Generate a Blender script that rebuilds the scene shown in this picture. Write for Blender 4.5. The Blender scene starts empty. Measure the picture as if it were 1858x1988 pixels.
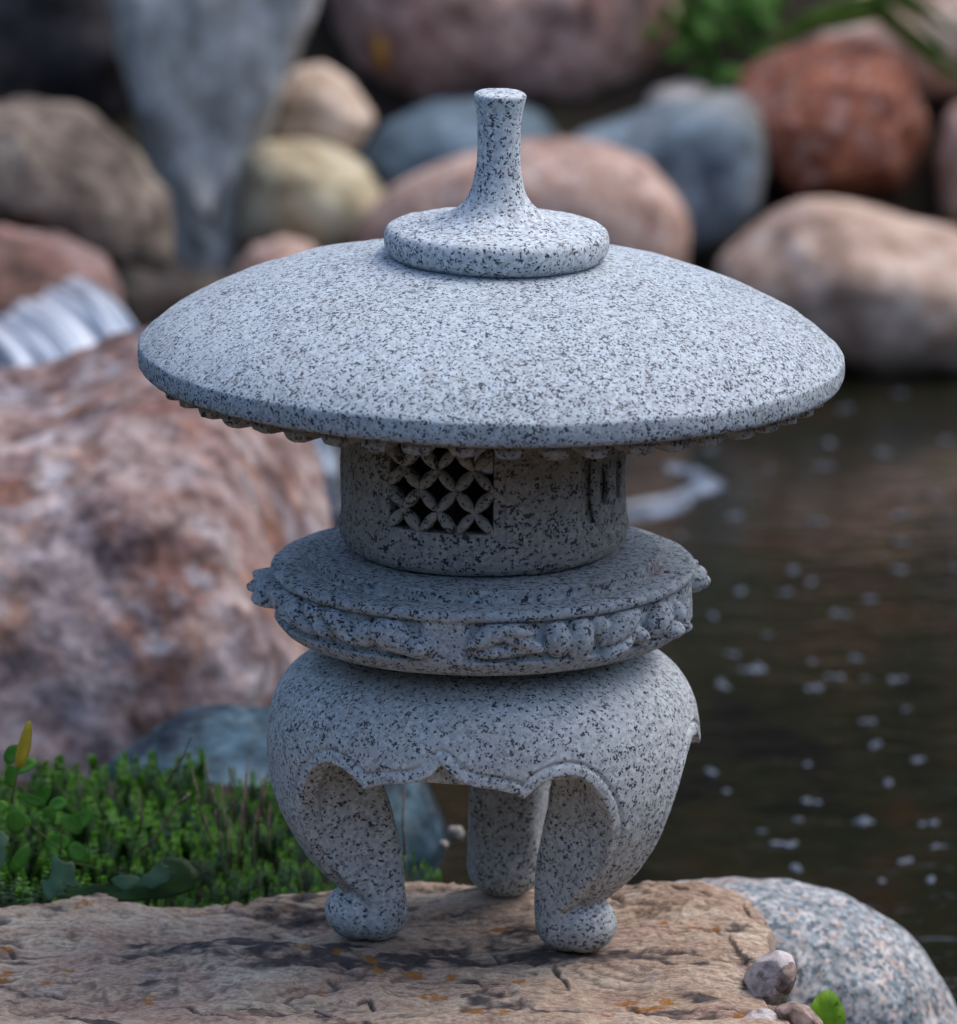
import bpy, math, random
import numpy as np
from mathutils import Vector, Matrix

random.seed(7); np.random.seed(7)
SC = bpy.context.scene
COL = SC.collection
R = math.radians

# ------------------------------------------------------------------ camera
L, H = 4.765, 1.4525            # horizontal distance and height of the camera from the lantern foot
PITCH = R(13.5)
FPX = 13376.0                   # focal length measured on a 1858 x 1988 print of the photograph
cam_d = bpy.data.cameras.new('camera')
cam = bpy.data.objects.new('camera', cam_d); COL.objects.link(cam)
cam.location = (0, -L, H)
cam.rotation_euler = (R(90) - PITCH, 0, 0)
cam_d.sensor_fit = 'VERTICAL'; cam_d.sensor_height = 36.0
cam_d.lens = 36.0 * FPX / 1988.0
cam_d.clip_start = 0.05; cam_d.clip_end = 400
cam_d.dof.use_dof = True
cam_d.dof.focus_distance = 4.79
cam_d.dof.aperture_fstop = (cam_d.lens / 1000) / 0.035
cam_d.dof.aperture_blades = 0
SC.camera = cam

# ------------------------------------------------------------------ sky, sun, exposure
SUN_EL, SUN_AZ = 60, 70         # azimuth: degrees clockwise from +Y (away from the camera)
W = bpy.data.worlds.new('World'); SC.world = W; W.use_nodes = True
nt = W.node_tree; nt.nodes.clear()
sky = nt.nodes.new('ShaderNodeTexSky'); sky.sky_type = 'NISHITA'; sky.sun_disc = False
sky.sun_elevation = R(SUN_EL); sky.sun_rotation = R(SUN_AZ)
sky.air_density = 1.0; sky.dust_density = 3.0; sky.ozone_density = 1.0
bg = nt.nodes.new('ShaderNodeBackground'); bg.inputs[1].default_value = 0.15
ow = nt.nodes.new('ShaderNodeOutputWorld')
nt.links.new(sky.outputs[0], bg.inputs[0]); nt.links.new(bg.outputs[0], ow.inputs[0])
sd = bpy.data.lights.new('sun', 'SUN'); sd.energy = 0.65; sd.angle = R(50); sd.color = (1.0, 0.93, 0.86)
so = bpy.data.objects.new('sun', sd); COL.objects.link(so)
dv = Vector((math.sin(R(SUN_AZ)) * math.cos(R(SUN_EL)), math.cos(R(SUN_AZ)) * math.cos(R(SUN_EL)), math.sin(R(SUN_EL))))
so.rotation_euler = dv.to_track_quat('Z', 'Y').to_euler(); so.location = (3, -2, 5)
SC.view_settings.view_transform = 'Standard'; SC.view_settings.look = 'None'
SC.view_settings.gamma = 1.0; SC.view_settings.exposure = 0.92
SC.view_settings.use_curve_mapping = False
SC.cycles.max_bounces = 6; SC.cycles.diffuse_bounces = 3
SC.cycles.use_denoising = True
try: SC.cycles.denoiser = 'OPENIMAGEDENOISE'
except Exception: pass

# ------------------------------------------------------------------ surveying helpers
CAM = np.array([0.0, -L, H]); ST, CT = math.sin(PITCH), math.cos(PITCH)
def ray(px, py):
    a = (px - 929.0) / FPX; b = -(py - 994.0) / FPX
    return np.array([a, CT + b * ST, -ST + b * CT])
def P(px, py, Y):
    d = ray(px, py); return CAM + d * ((Y + L) / d[1])
def G(px, py, z=0.0):
    d = ray(px, py); return CAM + d * ((z - H) / d[2])
def zz(yc):                      # height on the lantern axis of a measured ring centre
    ph = PITCH + math.atan((yc - 994.0) / FPX); return H - L * math.tan(ph)
U = 1 / 2700.0
def ZU(yc): return zz(yc) / U
def rr(r, yc): return r * (L * CT + (H - zz(yc)) * ST) / FPX
def RU(r, yc): return rr(r, yc) / U

# ------------------------------------------------------------------ noise in numpy
def _h(ix, iy, iz, s):
    n = (ix * 73856093) ^ (iy * 19349663) ^ (iz * 83492791) ^ (s * 2654435761 & 0x7fffffff)
    n = (n ^ (n >> 13)) * 1274126177 & 0x7fffffff
    n = (n ^ (n >> 16)) * 60493 & 0x7fffffff
    return (n & 0xffff) / 32767.5 - 1.0
def vnoise(p, s=0):
    p = np.asarray(p, float); i = np.floor(p).astype(np.int64); f = p - i
    f = f * f * f * (f * (f * 6 - 15) + 10); x, y, z = i[..., 0], i[..., 1], i[..., 2]
    r = 0
    for dx in (0, 1):
        wx = f[..., 0] if dx else 1 - f[..., 0]
        for dy in (0, 1):
            wy = f[..., 1] if dy else 1 - f[..., 1]
            for dz in (0, 1):
                wz = f[..., 2] if dz else 1 - f[..., 2]
                r = r + wx * wy * wz * _h(x + dx, y + dy, z + dz, s)
    return r
def fbm(p, o=4, s=0, g=0.5):
    a, r, p = 1.0, 0, np.asarray(p, float)
    for k in range(o):
        r = r + a * vnoise(p * (2.03 ** k) + k * 17.3, s + k); a *= g
    return r
def ridged(p, o=4, s=0):
    a, r, p = 1.0, 0, np.asarray(p, float)
    for k in range(o):
        r = r + a * (1 - 2 * np.abs(vnoise(p * (2.1 ** k) + k * 9.1, s + k))); a *= 0.5
    return r
def sst(a, b, x):
    t = np.clip((x - a) / (b - a), 0, 1); return t * t * (3 - 2 * t)

# ------------------------------------------------------------------ object helpers
def mesh_np(name, V, F, smooth=True):
    V = np.asarray(V, np.float32); me = bpy.data.meshes.new(name)
    if isinstance(F, np.ndarray):
        n, k = F.shape
        me.vertices.add(len(V)); me.vertices.foreach_set('co', V.ravel())
        me.loops.add(n * k); me.loops.foreach_set('vertex_index', F.astype(np.int32).ravel())
        me.polygons.add(n); me.polygons.foreach_set('loop_start', np.arange(0, n * k, k, dtype=np.int32))
        me.update(calc_edges=True)
    else:
        me.from_pydata(V.tolist(), [], F); me.update()
    me.validate()
    if smooth: me.polygons.foreach_set('use_smooth', [True] * len(me.polygons))
    return me
def obj(name, me, m=None, parent=None, label=None, cat=None, group=None, kind=None, loc=None):
    o = bpy.data.objects.new(name, me); COL.objects.link(o)
    if m is not None and not me.materials: me.materials.append(m)
    if parent is not None: o.parent = parent
    if loc is not None: o.location = loc
    if label: o['label'] = label
    if cat: o['category'] = cat
    if group: o['group'] = group
    if kind: o['kind'] = kind
    return o
def empty(name, loc, label, cat, group=None):
    return obj(name, None, None, None, label, cat, group, None, loc)
def attr(me, name, arr):
    a = me.attributes.new(name, 'FLOAT', 'POINT'); a.data.foreach_set('value', np.asarray(arr, np.float32))

# ------------------------------------------------------------------ materials
class MT:
    def __init__(s, name, rough=0.7, spec=0.3):
        s.m = bpy.data.materials.new(name); s.m.use_nodes = True; s.t = s.m.node_tree
        s.b = s.t.nodes['Principled BSDF']; s.b.inputs['Roughness'].default_value = rough
        s.b.inputs['Specular IOR Level'].default_value = spec
        s.co = s.t.nodes.new('ShaderNodeTexCoord').outputs['Object']
    def n(s, ty, **k):
        q = s.t.nodes.new(ty)
        for a, b in k.items():
            if a.startswith('i_'): q.inputs[a[2:]].default_value = b
            else: setattr(q, a, b)
        return q
    def l(s, a, b): s.t.links.new(a, b)
    def mapping(s, scale=(1, 1, 1), src=None, rot=(0, 0, 0)):
        q = s.n('ShaderNodeMapping'); q.inputs['Scale'].default_value = scale; q.inputs['Rotation'].default_value = rot
        s.l(src or s.co, q.inputs[0]); return q.outputs[0]
    def noise(s, scale, detail=4, rough=0.55, dist=0.0, src=None, out=0):
        q = s.n('ShaderNodeTexNoise', i_Scale=scale, i_Detail=detail, i_Roughness=rough, i_Distortion=dist)
        s.l(src or s.co, q.inputs['Vector']); return q.outputs[out]
    def ramp(s, src, stops, interp='LINEAR'):
        q = s.n('ShaderNodeValToRGB'); r = q.color_ramp; r.interpolation = interp
        while len(r.elements) < len(stops): r.elements.new(0.5)
        for e, (p, c) in zip(r.elements, stops):
            e.position = p; e.color = (*c, 1) if len(c) == 3 else c
        s.l(src, q.inputs[0]); return q.outputs[0]
    def mix(s, f, a, b, mode='MIX'):
        q = s.n('ShaderNodeMix', data_type='RGBA', blend_type=mode)
        for i, v in ((0, f), (6, a), (7, b)):
            if isinstance(v, bpy.types.NodeSocket): s.l(v, q.inputs[i])
            elif i == 0: q.inputs[0].default_value = v
            else: q.inputs[i].default_value = (*v, 1)
        return q.outputs[2]
    def math(s, op, a, b=0.0, c=0.0, clamp=False):
        q = s.n('ShaderNodeMath', operation=op, use_clamp=clamp)
        for i, v in enumerate((a, b, c)):
            if isinstance(v, bpy.types.NodeSocket): s.l(v, q.inputs[i])
            else: q.inputs[i].default_value = v
        return q.outputs[0]
    def attr(s, name):
        return s.n('ShaderNodeAttribute', attribute_name=name).outputs['Fac']
    def bump(s, h, dist, strength=1.0):
        q = s.n('ShaderNodeBump', i_Strength=strength, i_Distance=dist); s.l(h, q.inputs['Height'])
        s.l(q.outputs[0], s.b.inputs['Normal']); return q
    def col(s, c): s.l(c, s.b.inputs['Base Color'])
BW = lambda v: (v, v, v)

def granite(name, cell, dark_amt, base=(0.405, 0.470, 0.520), warm=(0.40, 0.37, 0.33), grime=0.25, mid=(0.26, 0.275, 0.30)):
    """Pale granite: crystals picked out one by one as black, grey or milky grains."""
    t = MT(name, 0.72, 0.35)
    wob = t.noise(1.6 / cell, 2, 0.6, out=1)
    vm = t.n('ShaderNodeVectorMath', operation='MULTIPLY_ADD'); t.l(wob, vm.inputs[0])
    vm.inputs[1].default_value = (cell * 1.3,) * 3; t.l(t.co, vm.inputs[2])
    v = t.n('ShaderNodeTexVoronoi', i_Scale=1 / cell); t.l(vm.outputs[0], v.inputs['Vector'])
    sep = t.n('ShaderNodeSeparateColor'); t.l(v.outputs['Color'], sep.inputs[0])
    clump = t.noise(0.30 / cell, 3, 0.6)
    big = t.noise(14, 3, 0.6)
    k = t.math('ADD', sep.outputs[0], t.math('MULTIPLY_ADD', clump, 1.7, -0.85))
    k = t.math('ADD', k, t.math('MULTIPLY_ADD', big, 0.35, -0.17))
    black = t.ramp(k, [(1 - dark_amt - 0.05, BW(0)), (1 - dark_amt, BW(.55)), (1 - dark_amt + 0.07, BW(1))])
    v2 = t.n('ShaderNodeTexVoronoi', i_Scale=0.62 / cell); t.l(vm.outputs[0], v2.inputs['Vector'])
    s2 = t.n('ShaderNodeSeparateColor'); t.l(v2.outputs['Color'], s2.inputs[0])
    grey = t.ramp(s2.outputs[1], [(0.60, BW(0)), (0.66, BW(.28)), (0.84, BW(.33)), (0.87, BW(0.65)), (0.97, BW(.7))])
    milky = t.ramp(s2.outputs[2], [(0.72, BW(0)), (0.8, BW(0.8))])
    c = t.mix(grey, base, mid)
    c = t.mix(milky, c, tuple(min(1, x * 1.28) for x in base))
    fine = t.noise(3.2 / cell, 3, 0.7)
    c = t.mix(0.5, c, t.ramp(fine, [(0.3, BW(0.25)), (0.7, BW(0.78))]), 'SOFT_LIGHT')
    c = t.mix(black, c, (0.036, 0.045, 0.060))
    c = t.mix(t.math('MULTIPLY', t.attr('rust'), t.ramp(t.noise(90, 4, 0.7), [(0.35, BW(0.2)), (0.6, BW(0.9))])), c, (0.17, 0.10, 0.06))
    pat = t.ramp(t.noise(9, 4, 0.6), [(0.42, BW(0)), (0.72, BW(grime))])
    c = t.mix(pat, c, tuple(x * 0.62 for x in warm))
    pale = t.ramp(t.noise(23, 4, 0.65), [(0.60, BW(0)), (0.74, BW(0.35))])
    c = t.mix(pale, c, (0.52, 0.54, 0.58))
    # rusty film, scattered at random by noise
    rust_film = t.ramp(t.noise(40, 4, 0.7), [(0.60, BW(0)), (0.75, BW(0.22))])
    c = t.mix(rust_film, c, (0.30, 0.20, 0.12))
    t.col(c)
    hgt = t.math('ADD', t.noise(1.2 / cell, 4, 0.7), t.math('MULTIPLY', black, -0.35))
    t.bump(hgt, 0.0009, 0.55)
    return t.m
M_ROOF = granite('granite_fine', 0.0013, 0.20, grime=0.12)
M_CAP = granite('granite_cap', 0.0015, 0.16, base=(0.475, 0.535, 0.575), grime=0.10)
M_BASE = granite('granite_base', 0.00155, 0.135, base=(0.515, 0.56, 0.572), grime=0.38)
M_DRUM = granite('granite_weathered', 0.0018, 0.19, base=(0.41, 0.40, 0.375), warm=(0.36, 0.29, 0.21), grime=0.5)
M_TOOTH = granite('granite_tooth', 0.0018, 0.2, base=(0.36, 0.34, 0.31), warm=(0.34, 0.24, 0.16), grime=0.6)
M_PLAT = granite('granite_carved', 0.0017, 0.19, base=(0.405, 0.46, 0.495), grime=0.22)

# ------------------------------------------------------------------ surface of a solid given as a distance function (surface nets)
def surface_nets(fn, lo, hi, h, chunk=24):
    lo = np.array(lo, float); n = np.ceil((np.array(hi) - lo) / h).astype(int) + 1
    F = np.empty(n, np.float32)
    ys = lo[1] + h * np.arange(n[1]); zs = lo[2] + h * np.arange(n[2])
    for i in range(0, n[0], chunk):
        xs = lo[0] + h * np.arange(i, min(i + chunk, n[0]))
        X, Y, Z = np.meshgrid(xs, ys, zs, indexing='ij')
        F[i:i + len(xs)] = fn(np.stack([X, Y, Z], -1))
    S = F < 0
    c = np.zeros(n - 1, np.uint8)
    offs = [(a, b, d) for a in (0, 1) for b in (0, 1) for d in (0, 1)]
    for a, b, d in offs: c += S[a:a + n[0] - 1, b:b + n[1] - 1, d:d + n[2] - 1]
    act = (c > 0) & (c < 8)
    idx = np.argwhere(act); ids = np.full(n - 1, -1, np.int64); ids[act] = np.arange(len(idx))
    val = {o: F[idx[:, 0] + o[0], idx[:, 1] + o[1], idx[:, 2] + o[2]].astype(float) for o in offs}
    acc = np.zeros((len(idx), 3)); cnt = np.zeros(len(idx))
    for o in offs:
        for ax in range(3):
            if o[ax]: continue
            q = list(o); q[ax] = 1; q = tuple(q)
            m = (val[o] < 0) != (val[q] < 0)
            t = val[o][m] / (val[o][m] - val[q][m])
            p = np.tile(np.array(o, float), (m.sum(), 1)); p[:, ax] += t
            acc[m] += p; cnt[m] += 1
    V = lo + h * (idx + acc / cnt[:, None])
    quads = []
    for ax in range(3):
        u, v = (ax + 1) % 3, (ax + 2) % 3
        sl0 = [slice(None)] * 3; sl1 = [slice(None)] * 3
        sl0[ax] = slice(0, n[ax] - 1); sl1[ax] = slice(1, n[ax])
        a, b = S[tuple(sl0)], S[tuple(sl1)]
        e = np.argwhere(a != b)
        e = e[(e[:, u] > 0) & (e[:, v] > 0) & (e[:, u] < n[u] - 1) & (e[:, v] < n[v] - 1)]
        def g(du, dv):
            q = e.copy(); q[:, u] -= du; q[:, v] -= dv
            return ids[q[:, 0], q[:, 1], q[:, 2]]
        Q = np.stack([g(1, 1), g(0, 1), g(0, 0), g(1, 0)], 1)
        fl = b[e[:, 0], e[:, 1], e[:, 2]]
        Q[fl] = Q[fl][:, ::-1]
        quads.append(Q)
    Q = np.concatenate(quads)
    def grad(p, e=0.9):
        g = np.stack([fn(p + np.eye(3)[k] * e) - fn(p - np.eye(3)[k] * e) for k in range(3)], -1) / (2 * e)
        return g
    for _ in range(2):
        g = grad(V); l2 = (g ** 2).sum(-1); d = fn(V)
        st = g * (d / np.maximum(l2, 0.15))[:, None]
        ln = np.linalg.norm(st, axis=-1); st *= (np.minimum(ln, h * 0.5) / np.maximum(ln, 1e-9))[:, None]
        V = V - st
    g = grad(V); N = g / np.maximum(np.linalg.norm(g, axis=-1), 1e-9)[:, None]
    return V, Q, N
def solid(name, V, Q, N, m, parent, mask=None, scale=U):
    if mask is not None:
        Q = Q[mask]; used = np.unique(Q); mp = np.full(len(V), -1); mp[used] = np.arange(len(used))
        V, N, Q = V[used], N[used], mp[Q]
    me = mesh_np(name, V * scale, Q)
    try: me.normals_split_custom_set_from_vertices(N.astype(float).tolist())
    except Exception as e: print('normals', e)
    return obj(name, me, m, parent)
def islands(Q, mask):
    idx = np.flatnonzero(mask); q = Q[idx]; lab = np.arange(q.max() + 1)
    while True:
        m = lab[q].min(1); new = lab.copy()
        for k in range(4): np.minimum.at(new, q[:, k], m)
        new = new[new]
        if (new == lab).all(): break
        lab = new
    fl = lab[q[:, 0]]; keys, cnts = np.unique(fl, return_counts=True); out = []
    main = keys[cnts.argmax()]
    for kk, c in zip(keys, cnts):
        if c < 25: continue
        mm = np.zeros(len(Q), bool); mm[idx[fl == kk]] = True; out.append(mm)
    return out
def smin(a, b, k):
    h = np.clip(k - np.abs(a - b), 0, None) / k; return np.minimum(a, b) - h * h * k * 0.25
def smax(a, b, k): return -smin(-a, -b, k)

# ------------------------------------------------------------------ setting: ground, pond
WATER_Z = -0.20
def ground_h(x, y):
    p = np.stack([x, y, 0 * x], -1)
    edge = 2.92 + 0.10 * vnoise(p * 1.3, 3)                       # far shore
    back = np.clip(y - edge, 0, None)
    bank = -0.24 + np.minimum(back * 0.60, 0.50 + (back - .8) * 0.42)
    left = sst(0.14, -0.03, x + 0.45 * np.clip(y - 0.30, 0, None))                  # planted bed left of the slab
    bed = -0.070 * left - 0.34 * (1 - left)
    near = bed * sst(0.95, 0.60, y) + (-0.36) * (1 - sst(0.95, 0.60, y))
    front = sst(-0.05, -0.5, y)
    near = near * (1 - front) + (-0.12) * front
    leftfar = sst(-0.45, -1.3, x) * sst(0.5, 1.2, y)
    near = near + leftfar * 0.30
    h = np.where(y > edge, np.maximum(bank, near), near)
    rgt = sst(2.6, 3.6, x); h = h + rgt * 0.5
    far = sst(8, 14, np.hypot(x, y)); h = h * (1 - far) + far * np.where(y > 0, 1.1, 0.0)
    return h + 0.02 * fbm(p * 4, 4, 9) + 0.006 * fbm(p * 25, 2, 4)
def warp(a, b, dense, n):
    t = np.linspace(-1, 1, n); s = np.sign(t) * (dense * np.abs(t) + (1 - dense) * np.abs(t) ** 5)
    return a + (b - a) * (s + 1) / 2
gx = warp(-150, 150, 0.028, 380); gy = warp(-150, 150, 0.028, 380) + 1.6
GX, GY = np.meshgrid(gx, gy, indexing='ij')
gv = np.stack([GX, GY, ground_h(GX, GY)], -1).reshape(-1, 3)
def grid_faces(nx, ny):
    i = np.arange((nx - 1) * (ny - 1)); a = i // (ny - 1); b = i % (ny - 1); v = a * ny + b
    return np.stack([v, v + ny, v + ny + 1, v + 1], 1)
t = MT('soil', 0.9, 0.2)
c = t.ramp(t.noise(6, 6, 0.65), [(0.3, (0.010, 0.008, 0.007)), (0.55, (0.024, 0.017, 0.012)), (0.75, (0.045, 0.030, 0.020))])
c = t.mix(t.ramp(t.noise(3, 3), [(0.5, BW(0)), (0.65, BW(0.5))]), c, (0.025, 0.035, 0.012))
t.col(c); t.bump(t.noise(60, 5, 0.7), 0.01, 0.8)
M_SOIL = t.m
obj('ground', mesh_np('ground', gv, grid_faces(380, 380)), M_SOIL, kind='structure')

t = MT('pond_water', 0.07, 0.5)
mp = t.mapping((1.0, 0.45, 1))
c = t.ramp(t.noise(7, 4, 0.6, src=mp), [(0.34, (0.007, 0.007, 0.007)), (0.45, (0.011, 0.012, 0.007)),
     (0.54, (0.015, 0.014, 0.008)), (0.62, (0.022, 0.014, 0.009)), (0.70, (0.018, 0.020, 0.007))])
t.col(c); t.b.inputs['IOR'].default_value = 1.33
hg = t.math('ADD', t.noise(16, 3, 0.5, 0.4, src=t.mapping((1, 1.6, 1))), t.math('MULTIPLY', t.noise(70, 2, 0.5), 0.18))
t.bump(hg, 0.006, 0.35)
M_WATER = t.m
wx = np.linspace(-3.5, 3.7, 60); wy = np.linspace(-0.35, 3.35, 50)
WX, WY = np.meshgrid(wx, wy, indexing='ij')
wv = np.stack([WX, WY, WATER_Z + 0.0015 * vnoise(np.stack([WX * 9, WY * 9, 0 * WX], -1), 2)], -1).reshape(-1, 3)
obj('water', mesh_np('water', wv, grid_faces(60, 50)), M_WATER, kind='structure')

# ------------------------------------------------------------------ boulders
def ico(sub, cache={}):
    if sub in cache: return cache[sub]
    import bmesh
    bm = bmesh.new(); bmesh.ops.create_icosphere(bm, subdivisions=sub, radius=1)
    v = np.array([x.co[:] for x in bm.verts]); f = np.array([[q.index for q in p.verts] for p in bm.faces]); bm.free()
    cache[sub] = (v, f); return cache[sub]
def rock(name, label, cat, pts, Y, thick, m, sub=5, amp=0.012, freq=7, seed=0, pw=0.80, cen=None, group=None, ridge=0.0, sq=1.0, facets=0, fcut=0.8, lean=0.0):
    W3 = np.array([P(x, y, Y) for x, y in pts])
    lo, hi = W3.min(0), W3.max(0)
    c0 = (lo + hi) / 2 if cen is None else P(cen[0], cen[1], Y)
    dx, dz = W3[:, 0] - c0[0], W3[:, 2] - c0[2]
    an = np.arctan2(dz, dx); rd = np.hypot(dx, dz)
    # sample the outline finely as straight chords, then smooth it
    tt = np.linspace(-math.pi, math.pi, 361)[:-1]
    n = len(pts); rad = np.zeros(360)
    for i, a in enumerate(tt):
        ca, sa = math.cos(a), math.sin(a); best = 0
        for j in range(n):
            x1, z1, x2, z2 = dx[j], dz[j], dx[(j + 1) % n], dz[(j + 1) % n]
            ex, ez = x2 - x1, z2 - z1; den = ca * ez - sa * ex
            if abs(den) < 1e-9: continue
            s = (x1 * ez - z1 * ex) / den; u = (x1 * sa - z1 * ca) / den
            if s > 0 and -1e-6 <= u <= 1 + 1e-6: best = max(best, s)
        rad[i] = best
    k = np.exp(-np.linspace(-2, 2, 21) ** 2); k /= k.sum()
    rad = np.convolve(np.concatenate([rad[-10:], rad, rad[:10]]), k, 'valid')
    v, f = ico(sub)
    u = np.arctan2(v[:, 2], v[:, 0]); q = np.hypot(v[:, 0], v[:, 2])
    Ru = np.interp(u, np.append(tt, math.pi), np.append(rad, rad[0]))
    V = np.stack([Ru * q ** pw * np.cos(u), thick * np.sign(v[:, 1]) * np.abs(v[:, 1]) ** sq, Ru * q ** pw * np.sin(u)], -1)
    nrm = v.copy()
    d = amp * fbm(V * freq + seed * 3.1, 5, seed)
    if ridge: d = d + ridge * ridged(V * freq * 0.8 + seed, 4, seed + 3)
    d -= amp * 0.4
    V = V + nrm * d[:, None]
    if facets:
        rf_ = np.random.RandomState(seed + 100); ext = np.abs(V).max(0)
        for _ in range(facets):
            nn = rf_.normal(size=3); nn[1] = -abs(nn[1]) - .2; nn /= np.linalg.norm(nn)
            lim_ = np.linalg.norm(nn * ext) * rf_.uniform(fcut, fcut + .14)
            e_ = V @ nn - lim_ ; V = V - np.clip(e_, 0, None)[:, None] * nn * 0.93
        V = V + nrm * (0.12 * amp * fbm(V * freq * 5, 3, seed + 9))[:, None]
    V[:, 1] += lean * V[:, 2]
    base = np.array([c0[0], Y, c0[2] + V[:, 2].min()])
    me = mesh_np(name, V + np.array([c0[0], Y, c0[2]]) - base, f)
    return obj(name, me, m, None, label, cat, group, None, base)

def rockmat(name, cols, scale=9, rough=0.75, speck=None, detail=5, patch=None, stretch=(1, 1, 1), spec=0.3, bumpd=0.004):
    t = MT(name, rough, spec)
    src = t.mapping(stretch)
    k = len(cols); n1 = t.noise(scale, detail, 0.62, 0.4, src=src)
    c = t.ramp(n1, [(0.30 + 0.42 * i / (k - 1), q) for i, q in enumerate(cols)])
    if patch:
        for i, (pc, ps, lo, amt) in enumerate(patch):
            q = t.n('ShaderNodeVectorMath', operation='ADD'); q.inputs[1].default_value = (7.3 * i + 3, 1.7, 4.1 * i); t.l(t.co, q.inputs[0])
            c = t.mix(t.ramp(t.noise(ps, 4, 0.6, src=q.outputs[0]), [(lo, BW(0)), (lo + 0.10, BW(amt))]), c, pc)
    if speck:
        cell, sc = speck
        v = t.n('ShaderNodeTexVoronoi', i_Scale=1 / cell)
        w = t.noise(1.2 / cell, 2, 0.6, out=1); vm = t.n('ShaderNodeVectorMath', operation='MULTIPLY_ADD')
        t.l(w, vm.inputs[0]); vm.inputs[1].default_value = (cell * 1.4,) * 3; t.l(t.co, vm.inputs[2]); t.l(vm.outputs[0], v.inputs['Vector'])
        s = t.n('ShaderNodeSeparateColor'); t.l(v.outputs['Color'], s.inputs[0])
        for j, (pc, th) in enumerate(sc):
            c = t.mix(t.ramp(s.outputs[j % 3], [(th, BW(0)), (th + 0.03, BW(0.85))]), c, pc)
    c = t.mix(0.95, c, t.ramp(t.noise(scale * 3.0, 5, 0.7, 0.3, src=src), [(0.36, BW(0.14)), (0.5, BW(0.5)), (0.64, BW(0.86))]), 'SOFT_LIGHT')
    fn = t.noise(120, 4, 0.7)
    c = t.mix(0.45, c, t.ramp(fn, [(0.3, BW(0.3)), (0.7, BW(0.7))]), 'SOFT_LIGHT')
    t.col(c); t.bump(t.noise(45, 6, 0.7), bumpd, 0.7)
    return t.m
M_REDBIG = rockmat('red_granite', [(0.12, 0.075, 0.07), (0.25, 0.165, 0.15), (0.34, 0.26, 0.24), (0.43, 0.37, 0.36)], 13,
    patch=[((0.085, 0.045, 0.042), 11, 0.51, 0.85), ((0.22, 0.10, 0.07), 8, 0.53, 0.7), ((0.42, 0.40, 0.43), 17, 0.55, 0.75), ((0.30, 0.14, 0.075), 15, 0.58, 0.7), ((0.26, 0.24, 0.27), 7, 0.50, 0.55)], bumpd=0.014)
M_REDBROWN = rockmat('red_brown_rock', [(0.10, 0.05, 0.04), (0.20, 0.10, 0.08), (0.27, 0.15, 0.12)], 8, patch=[((0.24, 0.17, 0.16), 6, .5, .7), ((0.08, 0.045, 0.03), 4, .52, .6)])
M_TOPB = rockmat('rose_brown_rock', [(0.22, 0.12, 0.10), (0.36, 0.235, 0.20), (0.46, 0.34, 0.30)], 8, patch=[((0.34, 0.20, 0.18), 6, .5, .7), ((0.22, 0.13, 0.09), 6, .53, .6)])
M_ORANGE = rockmat('orange_red_granite', [(0.16, 0.055, 0.03), (0.30, 0.105, 0.06), (0.38, 0.16, 0.10)], 12, speck=(0.012, [((0.36, 0.22, 0.18), 0.8), ((0.13, 0.05, 0.04), 0.85)]))
M_PINK = rockmat('pink_tan_rock', [(0.28, 0.17, 0.13), (0.40, 0.27, 0.22), (0.47, 0.34, 0.29)], 7, speck=(0.009, [((0.24, 0.16, 0.14), 0.84), ((0.5, 0.4, 0.36), .85)]))
M_TAN = rockmat('tan_rock', [(0.25, 0.16, 0.12), (0.45, 0.33, 0.26), (0.58, 0.46, 0.38)], 6, patch=[((0.30, 0.20, 0.15), 9, .55, .7), ((0.55, 0.50, 0.48), 5, .55, .6)])
M_BEIGE = rockmat('beige_pebble', [(0.34, 0.24, 0.17), (0.52, 0.41, 0.32), (0.62, 0.52, 0.43)], 6, patch=[((0.50, 0.46, 0.46), 6, .5, .7)])
M_OLIVE = rockmat('olive_beige_rock', [(0.26, 0.22, 0.13), (0.42, 0.37, 0.25), (0.52, 0.47, 0.35)], 7, patch=[((0.10, 0.09, 0.07), 8, .60, .8), ((0.42, 0.31, 0.19), 6, .53, .6)])
M_SLATE = rockmat('blue_grey_rock', [(0.085, 0.125, 0.16), (0.12, 0.175, 0.215), (0.17, 0.22, 0.25)], 5)
M_SLATE2 = rockmat('blue_grey_worn_rock', [(0.09, 0.13, 0.17), (0.14, 0.185, 0.22), (0.20, 0.24, 0.26)], 6, patch=[((0.26, 0.24, 0.21), 6, .50, .6)])
M_TEAL = rockmat('teal_rock', [(0.018, 0.038, 0.056), (0.040, 0.080, 0.110), (0.085, 0.145, 0.175)], 16, rough=0.7, detail=6, patch=[((0.010, 0.018, 0.030), 15, .48, .92), ((0.15, 0.20, 0.21), 26, .56, .5)], spec=0.2)
M_BROWN = rockmat('brown_speckled_rock', [(0.045, 0.034, 0.028), (0.13, 0.10, 0.08), (0.26, 0.21, 0.17)], 13, patch=[((0.34, 0.29, 0.22), 9, .55, .6), ((0.05, 0.035, 0.03), 10, .56, .7)])
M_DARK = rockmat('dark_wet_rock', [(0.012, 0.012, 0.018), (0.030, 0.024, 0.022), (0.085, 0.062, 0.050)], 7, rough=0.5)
M_GREY = rockmat('grey_streaked_stone', [(0.26, 0.27, 0.26), (0.42, 0.43, 0.41), (0.54, 0.54, 0.51)], 9, stretch=(1.6, 1.6, 0.7),
    patch=[((0.40, 0.41, 0.41), 16, .54, .6), ((0.16, 0.17, 0.18), 16, .56, .6), ((0.25, 0.22, 0.18), 9, .55, .6)])
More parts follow.
